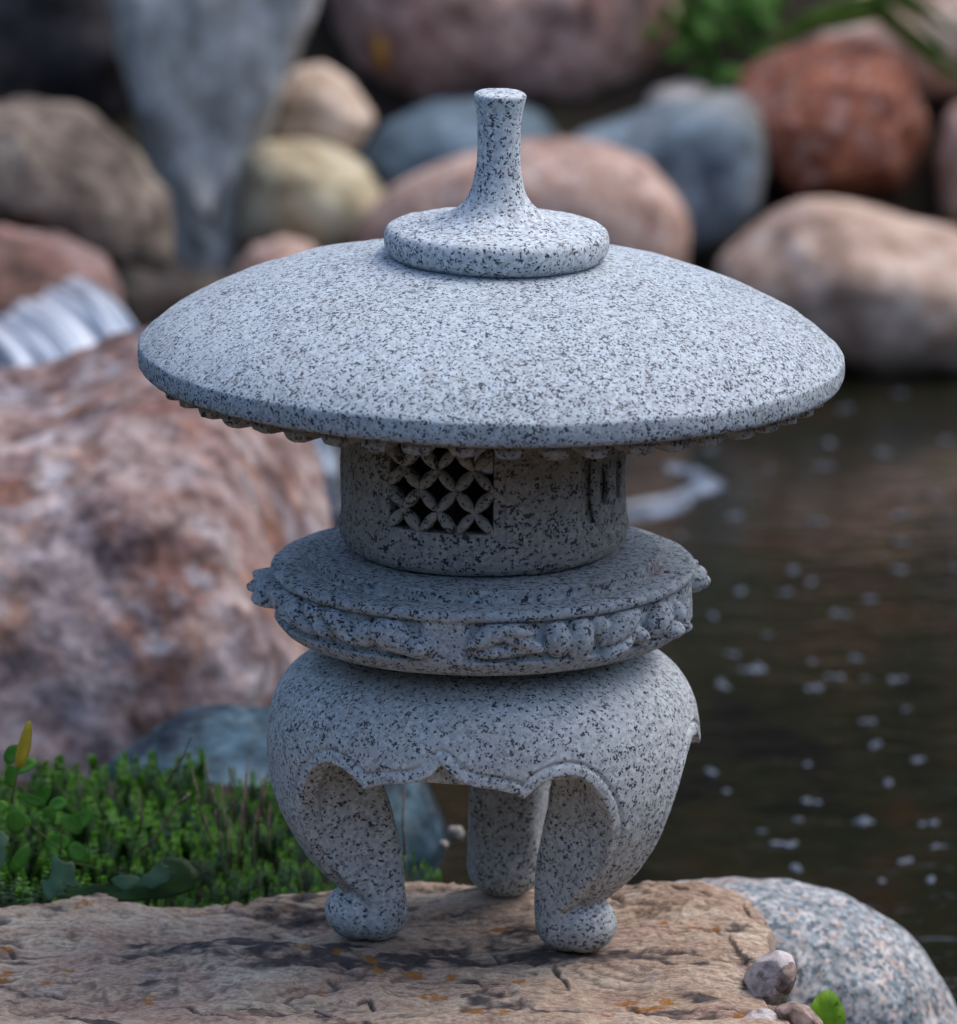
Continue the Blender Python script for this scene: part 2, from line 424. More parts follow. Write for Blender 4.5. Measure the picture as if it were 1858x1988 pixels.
M_SPECK = rockmat('salt_pepper_granite', [(0.22, 0.24, 0.255), (0.37, 0.375, 0.38), (0.50, 0.49, 0.48)], 34,
    speck=(0.0036, [((0.05, 0.09, 0.115), 0.74), ((0.46, 0.35, 0.31), 0.88), ((0.17, 0.22, 0.25), 0.66)]), patch=[((0.07, 0.12, 0.15), 30, .56, .7), ((0.42, 0.29, 0.23), 12, .55, .5)], bumpd=0.002)
M_CHIPP = rockmat('dull_pebble', [(0.16, 0.14, 0.13), (0.26, 0.24, 0.23), (0.34, 0.32, 0.31)], 60)
M_PALE = rockmat('pale_pebble', [(0.35, 0.32, 0.30), (0.5, 0.48, 0.46)], 12)

BG = 'boulders stacked along the far bank'
rock('rock_face', 'dark brown wet rock wall filling the upper left corner', 'rock', [(-260, -180), (330, -200), (300, 100), (300, 420), (-100, 460), (-300, 300)], 3.45, 0.12, M_DARK, 5, 0.04, 5, 2, ridge=0.03)
rock('boulder', 'tall grey streaked stone, wedge shaped and narrowing downwards behind the brown boulder', 'boulder',
     [(190, -120), (650, -140), (612, 40), (560, 150), (512, 260), (478, 390), (462, 560), (440, 640), (372, 640), (348, 540), (325, 400), (262, 215), (222, 60)], 3.07, 0.055, M_GREY, 6, 0.007, 10, 3, pw=0.34, cen=(400, 250), group=BG, sq=.8)
rock('boulder', 'largest reddish brown boulder at the top, with an orange lichen spot', 'boulder',
     [(600, -200), (1300, -220), (1345, -60), (1322, 60), (1290, 130), (1200, 205), (1060, 240), (900, 228), (730, 225), (655, 140), (612, 60)], 3.52, 0.24, M_TOPB, 6, 0.014, 8, 4, group=BG)
_b = bpy.data.objects['boulder.001']
M_LICH = rockmat('orange_lichen', [(0.30, 0.12, 0.02), (0.50, 0.22, 0.04), (0.55, 0.30, 0.08)], 60)
_v = np.array([q.co[:] for q in _b.data.vertices]) + np.array(_b.location)
def pix(v):
    d = v - CAM; dep = d[:, 1] * CT - d[:, 2] * ST; return 929 + FPX * d[:, 0] / dep, 994 - FPX * (d[:, 1] * ST + d[:, 2] * CT) / dep
_px, _py = pix(_v); _f = ((_px - 745) / 20) ** 2 + ((_py - 95) / 42) ** 2 < 1.3
_c = _v[_f & (_v[:, 1] < np.median(_v[:, 1]) )].mean(0); _i, _t = ico(3)
_m = mesh_np('lichen_patch', _i * np.array([.012, .006, .027]) * (1 + .3 * fbm(_i * 3, 2, 4))[:, None] + _c - np.array(_b.location), _t)
obj('lichen_patch', _m, M_LICH, _b)
rock('boulder', 'small peaked beige boulder leaning on the grey wedge stone', 'boulder',
     [(512, 250), (530, 165), (580, 128), (630, 122), (680, 155), (728, 228), (690, 285), (600, 300), (530, 300)], 3.16, 0.075, M_BEIGE, 5, 0.005, 12, 5, pw=.7, group=BG)
rock('boulder', 'dull olive beige boulder below the peaked beige one', 'boulder',
     [(458, 360), (472, 290), (510, 268), (600, 275), (700, 325), (762, 390), (735, 450), (640, 492), (540, 490), (462, 470)], 3.04, 0.09, M_OLIVE, 5, 0.006, 10, 6, pw=.65, group=BG)
rock('boulder', 'smooth blue grey boulder half hidden behind the finial', 'boulder',
     [(680, 310), (740, 240), (840, 195), (960, 190), (1050, 215), (1092, 275), (1060, 350), (940, 400), (790, 400), (700, 370)], 3.26, 0.12, M_SLATE, 5, 0.004, 8, 7, pw=.72, group=BG)
rock('boulder', 'angular blue grey boulder with a slanting top, left of the orange red one', 'boulder',
     [(1095, 270), (1200, 232), (1320, 195), (1440, 175), (1482, 215), (1490, 320), (1478, 400), (1420, 470), (1330, 500), (1180, 420)], 3.12, 0.11, M_SLATE2, 5, 0.005, 8, 8, pw=.55, group=BG)
rock('boulder', 'pinkish tan rounded boulder rising behind the lantern cap', 'boulder',
     [(688, 440), (760, 360), (880, 300), (1040, 278), (1180, 272), (1270, 310), (1325, 380), (1342, 460), (1330, 560), (1100, 640), (760, 620), (690, 540)], 2.96, 0.12, M_PINK, 5, 0.007, 8, 9, pw=.62, group=BG)
rock('boulder', 'small rose boulder just showing above the left slope of the lantern roof', 'boulder',
     [(448, 540), (490, 480), (550, 458), (610, 475), (640, 540), (600, 610), (470, 610)], 2.86, 0.07, M_PINK, 5, 0.004, 12, 10, group=BG)
rock('boulder', 'orange red granite boulder at upper right under the grass blades', 'boulder',
     [(1428, 150), (1490, 105), (1600, 78), (1690, 72), (1750, 120), (1800, 210), (1822, 290), (1780, 370), (1680, 405), (1560, 398), (1490, 330), (1450, 250)], 3.18, 0.13, M_ORANGE, 6, 0.007, 9, 11, pw=.68, group=BG, facets=7, fcut=.70)
rock('boulder', 'dusky rose boulder cut by the right edge beside the orange red one', 'boulder',
     [(1812, 300), (1835, 220), (1900, 180), (2050, 200), (2080, 400), (1900, 460), (1822, 420)], 3.16, 0.1, M_PINK, 5, 0.006, 9, 12, group=BG)
rock('boulder', 'broad tan boulder at the water edge on the right', 'boulder',
     [(1365, 515), (1420, 465), (1500, 410), (1580, 392), (1720, 415), (1900, 455), (2000, 520), (2010, 640), (1900, 715), (1700, 725), (1560, 690), (1420, 640)], 2.88, 0.17, M_TAN, 6, 0.009, 8, 13, pw=.66, group=BG)
rock('boulder', 'tan boulder in the upper right corner behind green grass blades', 'boulder',
     [(1500, 90), (1580, 20), (1720, -30), (1900, -60), (2050, 0), (2060, 160), (1880, 190), (1760, 180), (1620, 140)], 3.40, 0.14, M_TAN, 5, 0.009, 8, 14, group=BG)
rock('boulder', 'little pale mauve stone between the top boulder and the slanting blue grey one', 'boulder',
     [(1240, 200), (1270, 168), (1320, 155), (1370, 160), (1400, 200), (1360, 240), (1260, 240)], 3.34, 0.06, M_PALE, 4, 0.004, 12, 15, group=BG)
rock('boulder', 'brown speckled boulder on the left overhanging a dark gap', 'boulder',
     [(-260, 330), (-180, 230), (-40, 195), (60, 195), (160, 222), (260, 300), (330, 390), (352, 470), (330, 535), (250, 500), (150, 440), (20, 415), (-120, 400)], 2.74, 0.13, M_BROWN, 6, 0.012, 9, 16, pw=.70, group=BG, facets=5, fcut=.8)
rock('boulder', 'dark rock filling the gap under the brown speckled boulder, coloured to stand for its shade', 'boulder',
     [(-200, 380), (100, 390), (300, 470), (370, 560), (340, 660), (100, 720), (-200, 700)], 2.84, 0.10, M_DARK, 5, 0.02, 7, 17, group=BG)  # dark filler whose colour stands in for the shade below the brown boulder
rock('boulder', 'brown mossy stone under the foot of the grey wedge', 'boulder',
     [(325, 600), (345, 540), (400, 522), (455, 530), (480, 590), (470, 660), (340, 670)], 2.98, 0.06, M_BROWN, 5, 0.006, 12, 18, group=BG)
rock('boulder', 'dark red boulder the little waterfall pours over', 'boulder',
     [(-240, 540), (-150, 455), (0, 440), (110, 455), (200, 500), (240, 570), (230, 680), (60, 730), (-200, 720)], 2.50, 0.12, M_REDBROWN, 5, 0.012, 9, 19, group=BG)
rock('boulder', 'dark wet rock behind the rapids left of the light chamber', 'boulder',
     [(420, 720), (560, 690), (760, 690), (1000, 700), (1150, 720), (1180, 800), (1000, 850), (700, 850), (500, 820)], 2.75, 0.1, M_DARK, 5, 0.01, 9, 33, group=BG)
rock('boulder', 'huge mottled red granite boulder filling the left side', 'boulder',
     [(-420, 900), (-200, 820), (0, 795), (150, 762), (300, 745), (430, 790), (530, 880), (592, 940), (632, 1000), (652, 1065), (645, 1180), (620, 1300), (580, 1420), (500, 1500), (300, 1600), (0, 1640), (-300, 1640), (-480, 1300)],
     1.30, 0.30, M_REDBIG, 7, 0.020, 6, 20, pw=.64, ridge=0.012, facets=3, fcut=.88, lean=0.42)
rock('boulder', 'blue green veined boulder behind the left leg, low by the sedum', 'boulder',
     [(150, 1560), (190, 1500), (260, 1445), (350, 1398), (450, 1375), (560, 1376), (680, 1400), (790, 1450), (850, 1540), (878, 1640), (840, 1720), (500, 1760), (200, 1700)],
     0.70, 0.09, M_TEAL, 6, 0.006, 14, 21, pw=.68, facets=5, fcut=.8)
rock('boulder', 'salt and pepper granite boulder at lower right beside the slab', 'boulder',
     [(1180, 1760), (1300, 1722), (1420, 1712), (1540, 1722), (1650, 1752), (1740, 1798), (1810, 1860), (1862, 1950), (1890, 2060), (1900, 2250), (1600, 2350), (1300, 2350), (1120, 2100)],
     0.22, 0.11, M_SPECK, 7, 0.004, 12, 22, pw=.62)
for i, (x, y, w, h) in enumerate([(885, 1618, 20, 14), (862, 1640, 13, 10)]):
    rock('pebble', ['white pebble beside the back leg at the pond edge', 'smaller pale pebble touching the blue green boulder'][i], 'pebble',
         [(x - w, y), (x - w * .6, y - h), (x + w * .5, y - h), (x + w, y), (x + w * .6, y + h), (x - w * .6, y + h)], 0.36 - .03 * i, 0.006, M_CHIPP, 3, 0.001, 60, 30 + i)

# hedge ring, added out of view, keeps the pond's reflection dark
rng = random.Random(3)
# ------------------------------------------------------------------ flagstone under the lantern
def polysdf(px, py, pts):
    d = np.full(px.shape, 1e9); ins = np.zeros(px.shape, bool); n = len(pts)
    for i in range(n):
        x1, y1 = pts[i]; x2, y2 = pts[(i + 1) % n]; ex, ey = x2 - x1, y2 - y1
        t = np.clip(((px - x1) * ex + (py - y1) * ey) / (ex * ex + ey * ey + 1e-12), 0, 1)
        d = np.minimum(d, (px - x1 - t * ex) ** 2 + (py - y1 - t * ey) ** 2)
        cr = ((y1 > py) != (y2 > py)) & (px < (x2 - x1) * (py - y1) / (y2 - y1 + 1e-12) + x1)
        ins ^= cr
    d = np.sqrt(d); return np.where(ins, -d, d)
FOOT = [G(712, 1821)[:2], G(1118, 1845)[:2], G(968, 1733)[:2]]
edge_px = [(-300, 1750), (-100, 1762), (0, 1758), (90, 1748), (150, 1738), (210, 1722), (270, 1740), (400, 1738), (480, 1728), (560, 1706), (660, 1698), (760, 1688),
           (880, 1684), (1000, 1690), (1120, 1690), (1250, 1681), (1330, 1690), (1405, 1716), (1460, 1746), (1496, 1786), (1492, 1838), (1462, 1885), (1490, 1925), (1542, 1962), (1585, 2010), (1600, 2100)]
poly = [tuple(G(x, y)[:2]) for x, y in edge_px] + [(0.22, -0.75), (-0.55, -0.75)]
nx_, ny_ = 760, 620
sx = np.linspace(-0.56, 0.32, nx_); sy = np.linspace(-0.62, 0.26, ny_)
SX, SY = np.meshgrid(sx, sy, indexing='ij')
p2 = np.stack([SX, SY, 0 * SX], -1)
wob = 0.006 * fbm(p2 * 22, 4, 71)
D = polysdf(SX + wob, SY + 0.006 * fbm(p2 * 20, 3, 72), poly)
und = 0.0065 * fbm(p2 * np.array([6, 11, 1]), 3, 61)
tn = fbm(p2 * np.array([7, 12, 1]) + 5, 4, 64) * 3.0
terr = (np.floor(tn) + sst(0.80, 1.0, tn - np.floor(tn))) / 3.0
det = 0.0020 * fbm(p2 * np.array([26, 50, 1]), 5, 65, 0.62) + 0.0010 * (ridged(p2 * np.array([16, 34, 1]) + wob[..., None] * 40, 3, 73) - .8)
cr = 1 - np.abs(fbm(p2 * np.array([5, 8, 1]) + 2.2, 5, 66)) * 14
crack = np.clip(cr, 0, 1) * sst(-0.1, 0.3, vnoise(p2 * 9, 67))
cr2 = 1 - np.abs(fbm(p2 * np.array([9, 17, 1]) + 8.2, 4, 166)) * 26
crack = np.maximum(crack, .8 * np.clip(cr2, 0, 1) * sst(0.1, 0.5, vnoise(p2 * 11 + 3, 167)))
pit = sst(0.55, 0.9, vnoise(p2 * np.array([60, 80, 1]), 68)) * sst(0, .4, vnoise(p2 * 12, 69))
rough_ = 0.0016 * (ridged(p2 * np.array([11, 20, 1]) + fbm(p2 * 9, 3, 74)[..., None] * .35, 4, 75) - .7) * sst(-.5, .5, vnoise(p2 * 6, 76))
top = rough_ + und + 0.0055 * terr + det - 0.006 * crack - 0.002 * pit
def C1(pts): return [(x * .5016, 1320 + y * .5016) for x, y in pts]
def C2(pts): return [(932 + x * .4984, 1359 + y * .4984) for x, y in pts]
PW = [(0.0035 * fbm(p2 * 34, 3, 200 + k), 0.0056 * fbm(p2 * 34 + 9, 3, 300 + k)) for k in range(2)]
def pdist(pts, wv=0.0035, sd=1):
    q = [G(x, y)[:2] for x, y in pts]; wx_, wy_ = PW[sd % 2]
    X, Y = SX + wx_, SY + wy_; d = np.full(SX.shape, 1e9); sg = np.zeros(SX.shape); tt_ = np.zeros(SX.shape)
    for i in range(len(q) - 1):
        ex, ey = q[i + 1][0] - q[i][0], q[i + 1][1] - q[i][1]; l2 = ex * ex + ey * ey
        t0 = ((X - q[i][0]) * ex + (Y - q[i][1]) * ey) / l2; t_ = np.clip(t0, 0, 1)
        dd_ = np.hypot(X - q[i][0] - t_ * ex, Y - q[i][1] - t_ * ey); m = dd_ < d
        d = np.where(m, dd_, d); sg = np.where(m, np.sign((X - q[i][0]) * ey - (Y - q[i][1]) * ex), sg); tt_ = np.where(m, (i + t_) / (len(q) - 1), tt_)
    return d, sg, np.sin(np.clip(tt_, 0, 1) * math.pi) ** .35
carve = np.zeros_like(SX)
CR = [C1([(-20, 1020), (20, 1040), (75, 1065), (170, 1068), (265, 1055)]), C1([(590, 1262), (700, 1258), (770, 1290), (870, 1320), (930, 1345)]), C1([(190, 1270), (245, 1305), (310, 1345)]), C1([(1480, 1225), (1570, 1215), (1610, 1200)]),
      C1([(1360, 1260), (1410, 1245), (1440, 1275)]), C1([(170, 1185), (260, 1195)]), C1([(930, 780), (960, 810), (955, 850)]), C2([(290, 1030), (285, 1075), (340, 1110)]), C2([(560, 1160), (640, 1190), (740, 1210)]), C2([(900, 1190), (1010, 1210), (1090, 1200), (1180, 1150)]),
      C2([(560, 990), (700, 1000), (860, 1020)]), C2([(0, 980), (120, 1000), (260, 990)]), C1([(1100, 890), (1300, 870), (1500, 880)]), C2([(600, 720), (760, 760), (900, 790)])]
for i, c_ in enumerate(CR):
    d, sg, en = pdist(c_, sd=i); g_ = np.exp(-(d / 0.0013) ** 2) * en
    top -= 0.004 * g_; carve = np.maximum(carve, np.exp(-(d / 0.0020) ** 2) * en)
LG = [(C1([(540, 1092), (640, 1108), (760, 1106), (870, 1100), (960, 1112), (1120, 1130), (1250, 1124), (1400, 1138), (1540, 1112)]), .0042, .030), (C1([(870, 862), (950, 874), (1040, 862), (1110, 846)]), -.0035, .022), (C2([(690, 900), (720, 950), (800, 985), (900, 1000), (970, 1010), (1045, 1045)]), .0045, .03),
      (C1([(130, 868), (230, 822), (330, 815), (400, 835)]), -.004, .02), (C2([(150, 900), (300, 920), (430, 960), (520, 930)]), .003, .02), (C2([(980, 905), (1010, 990), (1045, 1035)]), -.004, .02), (C1([(380, 1190), (440, 1185), (500, 1200)]), .002, .012), (C2([(500, 870), (640, 900), (700, 890)]), .003, .02)]
for i, (c_, hh, ww) in enumerate(LG):
    d, sg, en = pdist(c_, sd=40 + i)
    top += hh * en * sst(-.0016, .0016, sg * d) * np.exp(-(d / ww) ** 2) * np.where(sg > 0, 1, 0) if hh > 0 else -hh * en * sst(-.0016, .0016, -sg * d) * np.exp(-(d / ww) ** 2)
    carve = np.maximum(carve, .8 * np.exp(-(d / 0.0016) ** 2) * en)
for fx, fy in FOOT:
    w = np.exp(-((SX - fx) ** 2 + (SY - fy) ** 2) / (2 * 0.026 ** 2)); w = np.clip(w * 1.25, 0, 1)
    top = top * (1 - w) + w * (0.0012 + 0.25 * det)
lip = sst(-0.045, 0.0, D) ** 2 * 0.006                          # worn rim
fall = np.clip(D, 0, None)
dropn = fbm(p2 * 35, 3, 77) * 0.004
z1 = fall * 6.0
stp = 0.017; zt = (np.floor(z1 / stp) + sst(0.55, 1.0, z1 / stp - np.floor(z1 / stp))) * stp   # bedding layers on the broken edge
Zs = top - lip - np.where(D > 0, 0.6 * zt + 0.4 * z1 + dropn * np.clip(fall * 60, 0, 1), 0)
Zs = np.maximum(Zs, -0.16)
sv = np.stack([SX, SY, Zs], -1).reshape(-1, 3)
sf = grid_faces(nx_, ny_)
keep = (Zs.reshape(-1)[sf] > -0.158).any(1); sf = sf[keep]
used = np.unique(sf); mpv = np.full(len(sv), -1); mpv[used] = np.arange(len(used))
me = mesh_np('flagstone', sv[used], mpv[sf])
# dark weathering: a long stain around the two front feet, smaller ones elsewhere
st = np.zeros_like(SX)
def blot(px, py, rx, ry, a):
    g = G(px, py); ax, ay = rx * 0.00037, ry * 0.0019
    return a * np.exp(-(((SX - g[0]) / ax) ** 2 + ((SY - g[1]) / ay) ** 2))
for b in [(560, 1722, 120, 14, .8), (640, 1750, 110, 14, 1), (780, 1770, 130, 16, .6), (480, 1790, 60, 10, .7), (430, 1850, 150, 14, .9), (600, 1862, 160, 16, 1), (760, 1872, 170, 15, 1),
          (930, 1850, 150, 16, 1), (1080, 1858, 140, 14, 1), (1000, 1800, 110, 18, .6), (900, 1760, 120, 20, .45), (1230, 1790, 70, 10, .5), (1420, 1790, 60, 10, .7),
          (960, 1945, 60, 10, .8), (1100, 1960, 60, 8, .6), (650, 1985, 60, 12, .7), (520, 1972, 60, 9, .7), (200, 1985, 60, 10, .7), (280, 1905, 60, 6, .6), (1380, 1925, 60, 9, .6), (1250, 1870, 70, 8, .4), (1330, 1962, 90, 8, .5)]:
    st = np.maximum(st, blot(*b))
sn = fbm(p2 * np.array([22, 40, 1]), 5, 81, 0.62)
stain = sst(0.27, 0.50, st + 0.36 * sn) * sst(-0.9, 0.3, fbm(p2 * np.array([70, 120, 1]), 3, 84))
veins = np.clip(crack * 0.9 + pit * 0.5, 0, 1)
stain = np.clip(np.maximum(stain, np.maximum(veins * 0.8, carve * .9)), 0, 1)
lich = np.zeros_like(SX)
for i, (x, y, rx, ry) in enumerate([(8, 1838, 16, 7), (160, 1762, 18, 6), (12, 1882, 16, 7), (10, 1862, 0, 0), (130, 1878, 22, 4), (282, 1932, 16, 6), (470, 1812, 14, 5), (800, 1890, 16, 4), (876, 1897, 13, 4), (845, 1928, 30, 5),
          (925, 1968, 18, 5), (980, 1972, 13, 4), (735, 1893, 12, 4), (720, 1868, 18, 5), (655, 1862, 12, 4), (590, 1862, 16, 3), (1010, 1908, 13, 5), (1215, 1932, 18, 5), (1262, 1946, 30, 5), (1290, 1932, 14, 4), (1185, 1975, 22, 6),
          (1345, 1790, 9, 4), (1390, 1792, 10, 3), (1290, 1785, 8, 3), (1130, 1850, 26, 7), (965, 1800, 30, 6), (620, 1932, 8, 3), (90, 1900, 8, 3), (1440, 1962, 12, 4), (290, 1748, 16, 3)]):
    if not rx: continue
    g = G(x, y); q = np.sqrt(((SX - g[0]) / (rx * 0.00037)) ** 2 + ((SY - g[1]) / (ry * 0.0013)) ** 2)
    lich = np.maximum(lich, sst(1.15, 0.75, q + 0.55 * fbm(p2 * 260, 3, 90 + i)))
def blur(a, k):
    for ax in (0, 1):
        c_ = np.cumsum(np.concatenate([np.repeat(np.take(a, [0], ax), k + 1, ax), a, np.repeat(np.take(a, [-1], ax), k, ax)], ax), ax)
        n_ = a.shape[ax]; a = (np.take(c_, range(2 * k + 1, 2 * k + 1 + n_), ax) - np.take(c_, range(0, n_), ax)) / (2 * k + 1)
    return a
hol = np.clip((blur(top, 3) - top) / 0.00035, 0, 1) * .75 + np.clip((blur(top, 9) - top) / 0.0016, 0, 1) * .5  # mask of hollows in the slab top, mixed darker in the sandstone colour
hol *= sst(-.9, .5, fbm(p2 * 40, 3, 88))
attr(me, 'hollow_tone', np.clip(hol, 0, 1).reshape(-1)[used])
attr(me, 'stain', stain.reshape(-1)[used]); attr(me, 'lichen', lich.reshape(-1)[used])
attr(me, 'edge', sst(-0.002, 0.006, D).reshape(-1)[used])
t = MT('sandstone', 0.85, 0.2)
str_ = t.mapping((0.8, 2.2, 1))
c = t.ramp(t.noise(9, 5, 0.6, 0.5, src=str_), [(0.32, (0.34, 0.23, 0.165)), (0.45, (0.49, 0.355, 0.26)), (0.56, (0.56, 0.445, 0.335)), (0.68, (0.62, 0.53, 0.42))])
c = t.mix(t.ramp(t.noise(13, 4, 0.6), [(0.5, BW(0)), (0.66, BW(0.65))]), c, (0.44, 0.29, 0.235))
c = t.mix(t.ramp(t.noise(21, 5, 0.7, src=t.mapping((1, 1.8, 1), rot=(0, 0, .3))), [(0.56, BW(0)), (0.70, BW(0.6))]), c, (0.42, 0.39, 0.36))
c = t.mix(t.ramp(t.noise(55, 6, 0.75, 0.8, src=t.mapping((0.55, 2.2, 1), rot=(0, 0, -.12))), [(0.56, BW(0)), (0.70, BW(0.65))]), c, (0.17, 0.13, 0.11))
c = t.mix(t.ramp(t.noise(420, 3, 0.7), [(0.60, BW(0)), (0.70, BW(0.55))]), c, (0.10, 0.08, 0.07))
c = t.mix(0.8, c, t.ramp(t.noise(230, 5, 0.8, src=t.mapping((.8, 1.5, 1))), [(0.36, BW(0.12)), (0.5, BW(0.5)), (0.64, BW(0.85))]), 'SOFT_LIGHT')
c = t.mix(t.ramp(t.noise(130, 5, 0.8, 1.2, src=t.mapping((0.5, 2.4, 1), rot=(0, 0, .1))), [(0.58, BW(0)), (0.66, BW(0.75))]), c, (0.13, 0.095, 0.08))
c = t.mix(t.ramp(t.noise(90, 5, 0.75, 0.6, src=t.mapping((0.9, 2.0, 1.3))), [(0.60, BW(0)), (0.70, BW(0.6))]), c, (0.66, 0.60, 0.52))
c = t.mix(t.math('MULTIPLY', t.attr('hollow_tone'), 0.55), c, (0.085, 0.062, 0.050))
c = t.mix(t.math('MULTIPLY', t.attr('edge'), 0.45), c, (0.24, 0.19, 0.17))
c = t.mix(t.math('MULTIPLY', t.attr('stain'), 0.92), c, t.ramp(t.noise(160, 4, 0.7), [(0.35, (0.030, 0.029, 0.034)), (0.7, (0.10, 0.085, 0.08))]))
c = t.mix(t.math('MULTIPLY', t.attr('lichen'), t.ramp(t.noise(500, 3, 0.7), [(0.35, BW(0.5)), (0.6, BW(1))])), c, (0.34, 0.135, 0.018))
t.col(c)
t.bump(t.math('ADD', t.noise(150, 6, 0.72, src=t.mapping((0.6, 1.6, 1))), t.math('MULTIPLY', t.noise(650, 3, 0.7), 0.25)), 0.004, .9)
M_SAND = t.m
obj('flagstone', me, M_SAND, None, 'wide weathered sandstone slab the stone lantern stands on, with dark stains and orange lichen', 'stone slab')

# ------------------------------------------------------------------ the lantern
LX = 0.0035
lantern = empty('stone_lantern', (LX, 0, 0), 'grey speckled granite garden lantern on three curled legs under a wide round roof', 'lantern')

# --- base (bowl and legs), worked in lantern units
bp = [(1210, 200), (1245, 246), (1262, 310), (1282, 350), (1305, 381), (1335, 402), (1365, 413), (1400, 420), (1430, 421.5), (1480, 418), (1520, 410), (1560, 396), (1595, 378), (1640, 350), (1670, 322), (1692, 298), (1715, 276), (1740, 258), (1820, 250)]
bz = np.array([ZU(a) for a, _ in bp])[::-1]; br = np.array([RU(r, a) for a, r in bp])[::-1]
_zf = np.linspace(bz[0], bz[-1], 400); _rf = np.interp(_zf, bz, br); _k = np.hanning(17); _k /= _k.sum()
_rf = np.convolve(np.pad(_rf, 8, 'edge'), _k, 'valid')
PROF = lambda z: np.interp(z, _zf, _rf)
edge = [(0, 1376), (1.2, 1384), (3, 1398), (6, 1410), (9.2, 1416), (13, 1419), (15.4, 1422), (18.5, 1428), (21.6, 1438), (23.0, 1430), (25, 1419), (28, 1408), (31, 1403), (34, 1402), (37, 1408), (40.7, 1427), (43.5, 1452), (45.6, 1478), (47.4, 1510), (48.3, 1545), (48.6, 1585), (49.5, 1625), (51.5, 1662), (54.5, 1695), (60, 1722)]
ea = np.array([a for a, _ in edge]); ez_ = np.array([ZU(y) for _, y in edge])
# table of the signed distance to the carved edge on the unrolled surface
TA = np.linspace(0, 60, 361); TZ = np.linspace(ZU(1800), ZU(1200), 300)
AA, ZZ = np.meshgrid(TA, TZ, indexing='ij'); RA = 410 * math.pi / 180
xs_, zs_ = np.interp(np.linspace(0, len(ea) - 1, 260), np.arange(len(ea)), ea) * RA, np.interp(np.linspace(0, len(ea) - 1, 260), np.arange(len(ea)), ez_)
dd = np.full(AA.shape, 1e9)
for q in range(260): dd = np.minimum(dd, (AA * RA - xs_[q]) ** 2 + (ZZ - zs_[q]) ** 2)
dd = np.sqrt(dd); TAB = np.where(ZZ > np.interp(AA, ea, ez_), dd, -dd)
def table(a, z):
    fa = np.clip(a / 60 * 360, 0, 359.999); fz = np.clip((z - TZ[0]) / (TZ[-1] - TZ[0]) * 299, 0, 298.999)
    i, j = fa.astype(int), fz.astype(int); u, v = fa - i, fz - j
    return TAB[i, j] * (1 - u) * (1 - v) + TAB[i + 1, j] * u * (1 - v) + TAB[i, j + 1] * (1 - u) * v + TAB[i + 1, j + 1] * u * v
LEGS = [-71.0, 49.0, 169.0]; CUSP = -11.0
zb_ = ZU(1421)
ui_y = [(1420, 228), (1500, 214), (1560, 197), (1610, 184), (1660, 177), (1740, 176), (1800, 182)]
uiz = np.array([ZU(a) for a, _ in ui_y])[::-1]; uiv = np.array([v for _, v in ui_y], float)[::-1]
w_y = [(1420, 71), (1560, 69), (1660, 70), (1740, 72), (1800, 66)]
wz = np.array([ZU(a) for a, _ in w_y])[::-1]; wv_ = np.array([v for _, v in w_y], float)[::-1]
def base_sdf(p):
    x, y, z = p[..., 0], p[..., 1], p[..., 2]
    r = np.hypot(x, y); az = np.degrees(np.arctan2(x, -y))
    rel = (az - CUSP) % 120.0; rel = np.where(rel > 60, 120 - rel, rel)
    s = table(rel, z)
    pr = PROF(z)
    groove = 6.0 * np.exp(-((s - 24) / 4.0) ** 2) + 1.5 * sst(7, -3, s) * (s > -30)
    groove = groove * sst(ZU(1790), ZU(1690), z)
    d = (r - pr + groove) * 0.93
    d = smax(d, z - ZU(1224), 4)
    skin = smax(smax(d, -s, 3), (pr - 44) - r, 6)
    skin = smax(skin, ZU(1745) - z, 6)
    bowl = smax(smax(d + 36, zb_ - z, 8), -(r + 2000), 3)
    res = smin(skin, bowl, 5)
    nz = 1.2 * vnoise(p * 0.022, 5)
    for k, A in enumerate(LEGS):
        a = R(A); dx, dy = math.sin(a), -math.cos(a)
        u = x * dx + y * dy; v = -x * dy + y * dx
        wid = np.interp(z, wz, wv_); ui = np.interp(z, uiz, uiv)
        rout = pr - 14 - 3 * np.clip((ZU(1640) - z) / 60, 0, 1)
        leg = smax(smax(np.abs(v) - wid, ui - u, 30), (np.hypot(u, v) - rout) * 0.9, 16)
        leg = smax(leg, z - ZU(1400), 4)
        # rounded toe of the leg
        foot = (np.sqrt(((u - 222) / 62) ** 2 + (v / 74) ** 2 + ((z - ZU(1746)) / (ZU(1746) + 1)) ** 2) - 1) * 52
        leg = smin(smax(leg, ZU(1735) - z, 40), foot, 22)
        ball = (np.sqrt(((u - 257) / 64) ** 2 + (v / 63) ** 2 + ((z - ZU(1743)) / 57) ** 2) - 1) * 58
        leg = smin(leg, ball, 3)
        # scroll line that wraps over the ball
        res = smin(res, leg, 3)
    res = res + nz * 0.8
    return smax(res, -z - 1.0, 2)
V, Q, N = surface_nets(base_sdf, (-440, -440, -8), (440, 440, ZU(1216)), 4.0)
cen = V[Q].mean(1); azc = np.degrees(np.arctan2(cen[:, 0], -cen[:, 1])); relc = (azc - CUSP) % 360.0
rl = (azc - CUSP) % 120.0; rl = np.where(rl > 60, 120 - rl, rl)
islg = (cen[:, 2] < ZU(1424)) & ((rl > 36) | (cen[:, 2] < ZU(1450)))
base = solid('base', V, Q, N, M_BASE, lantern, ~islg)
base['label'] = 'swelling granite bowl with a scalloped lower edge'
for k in range(3):
    solid('leg', V, Q, N, M_BASE, base, islg & (relc >= 120 * k) & (relc < 120 * (k + 1)))

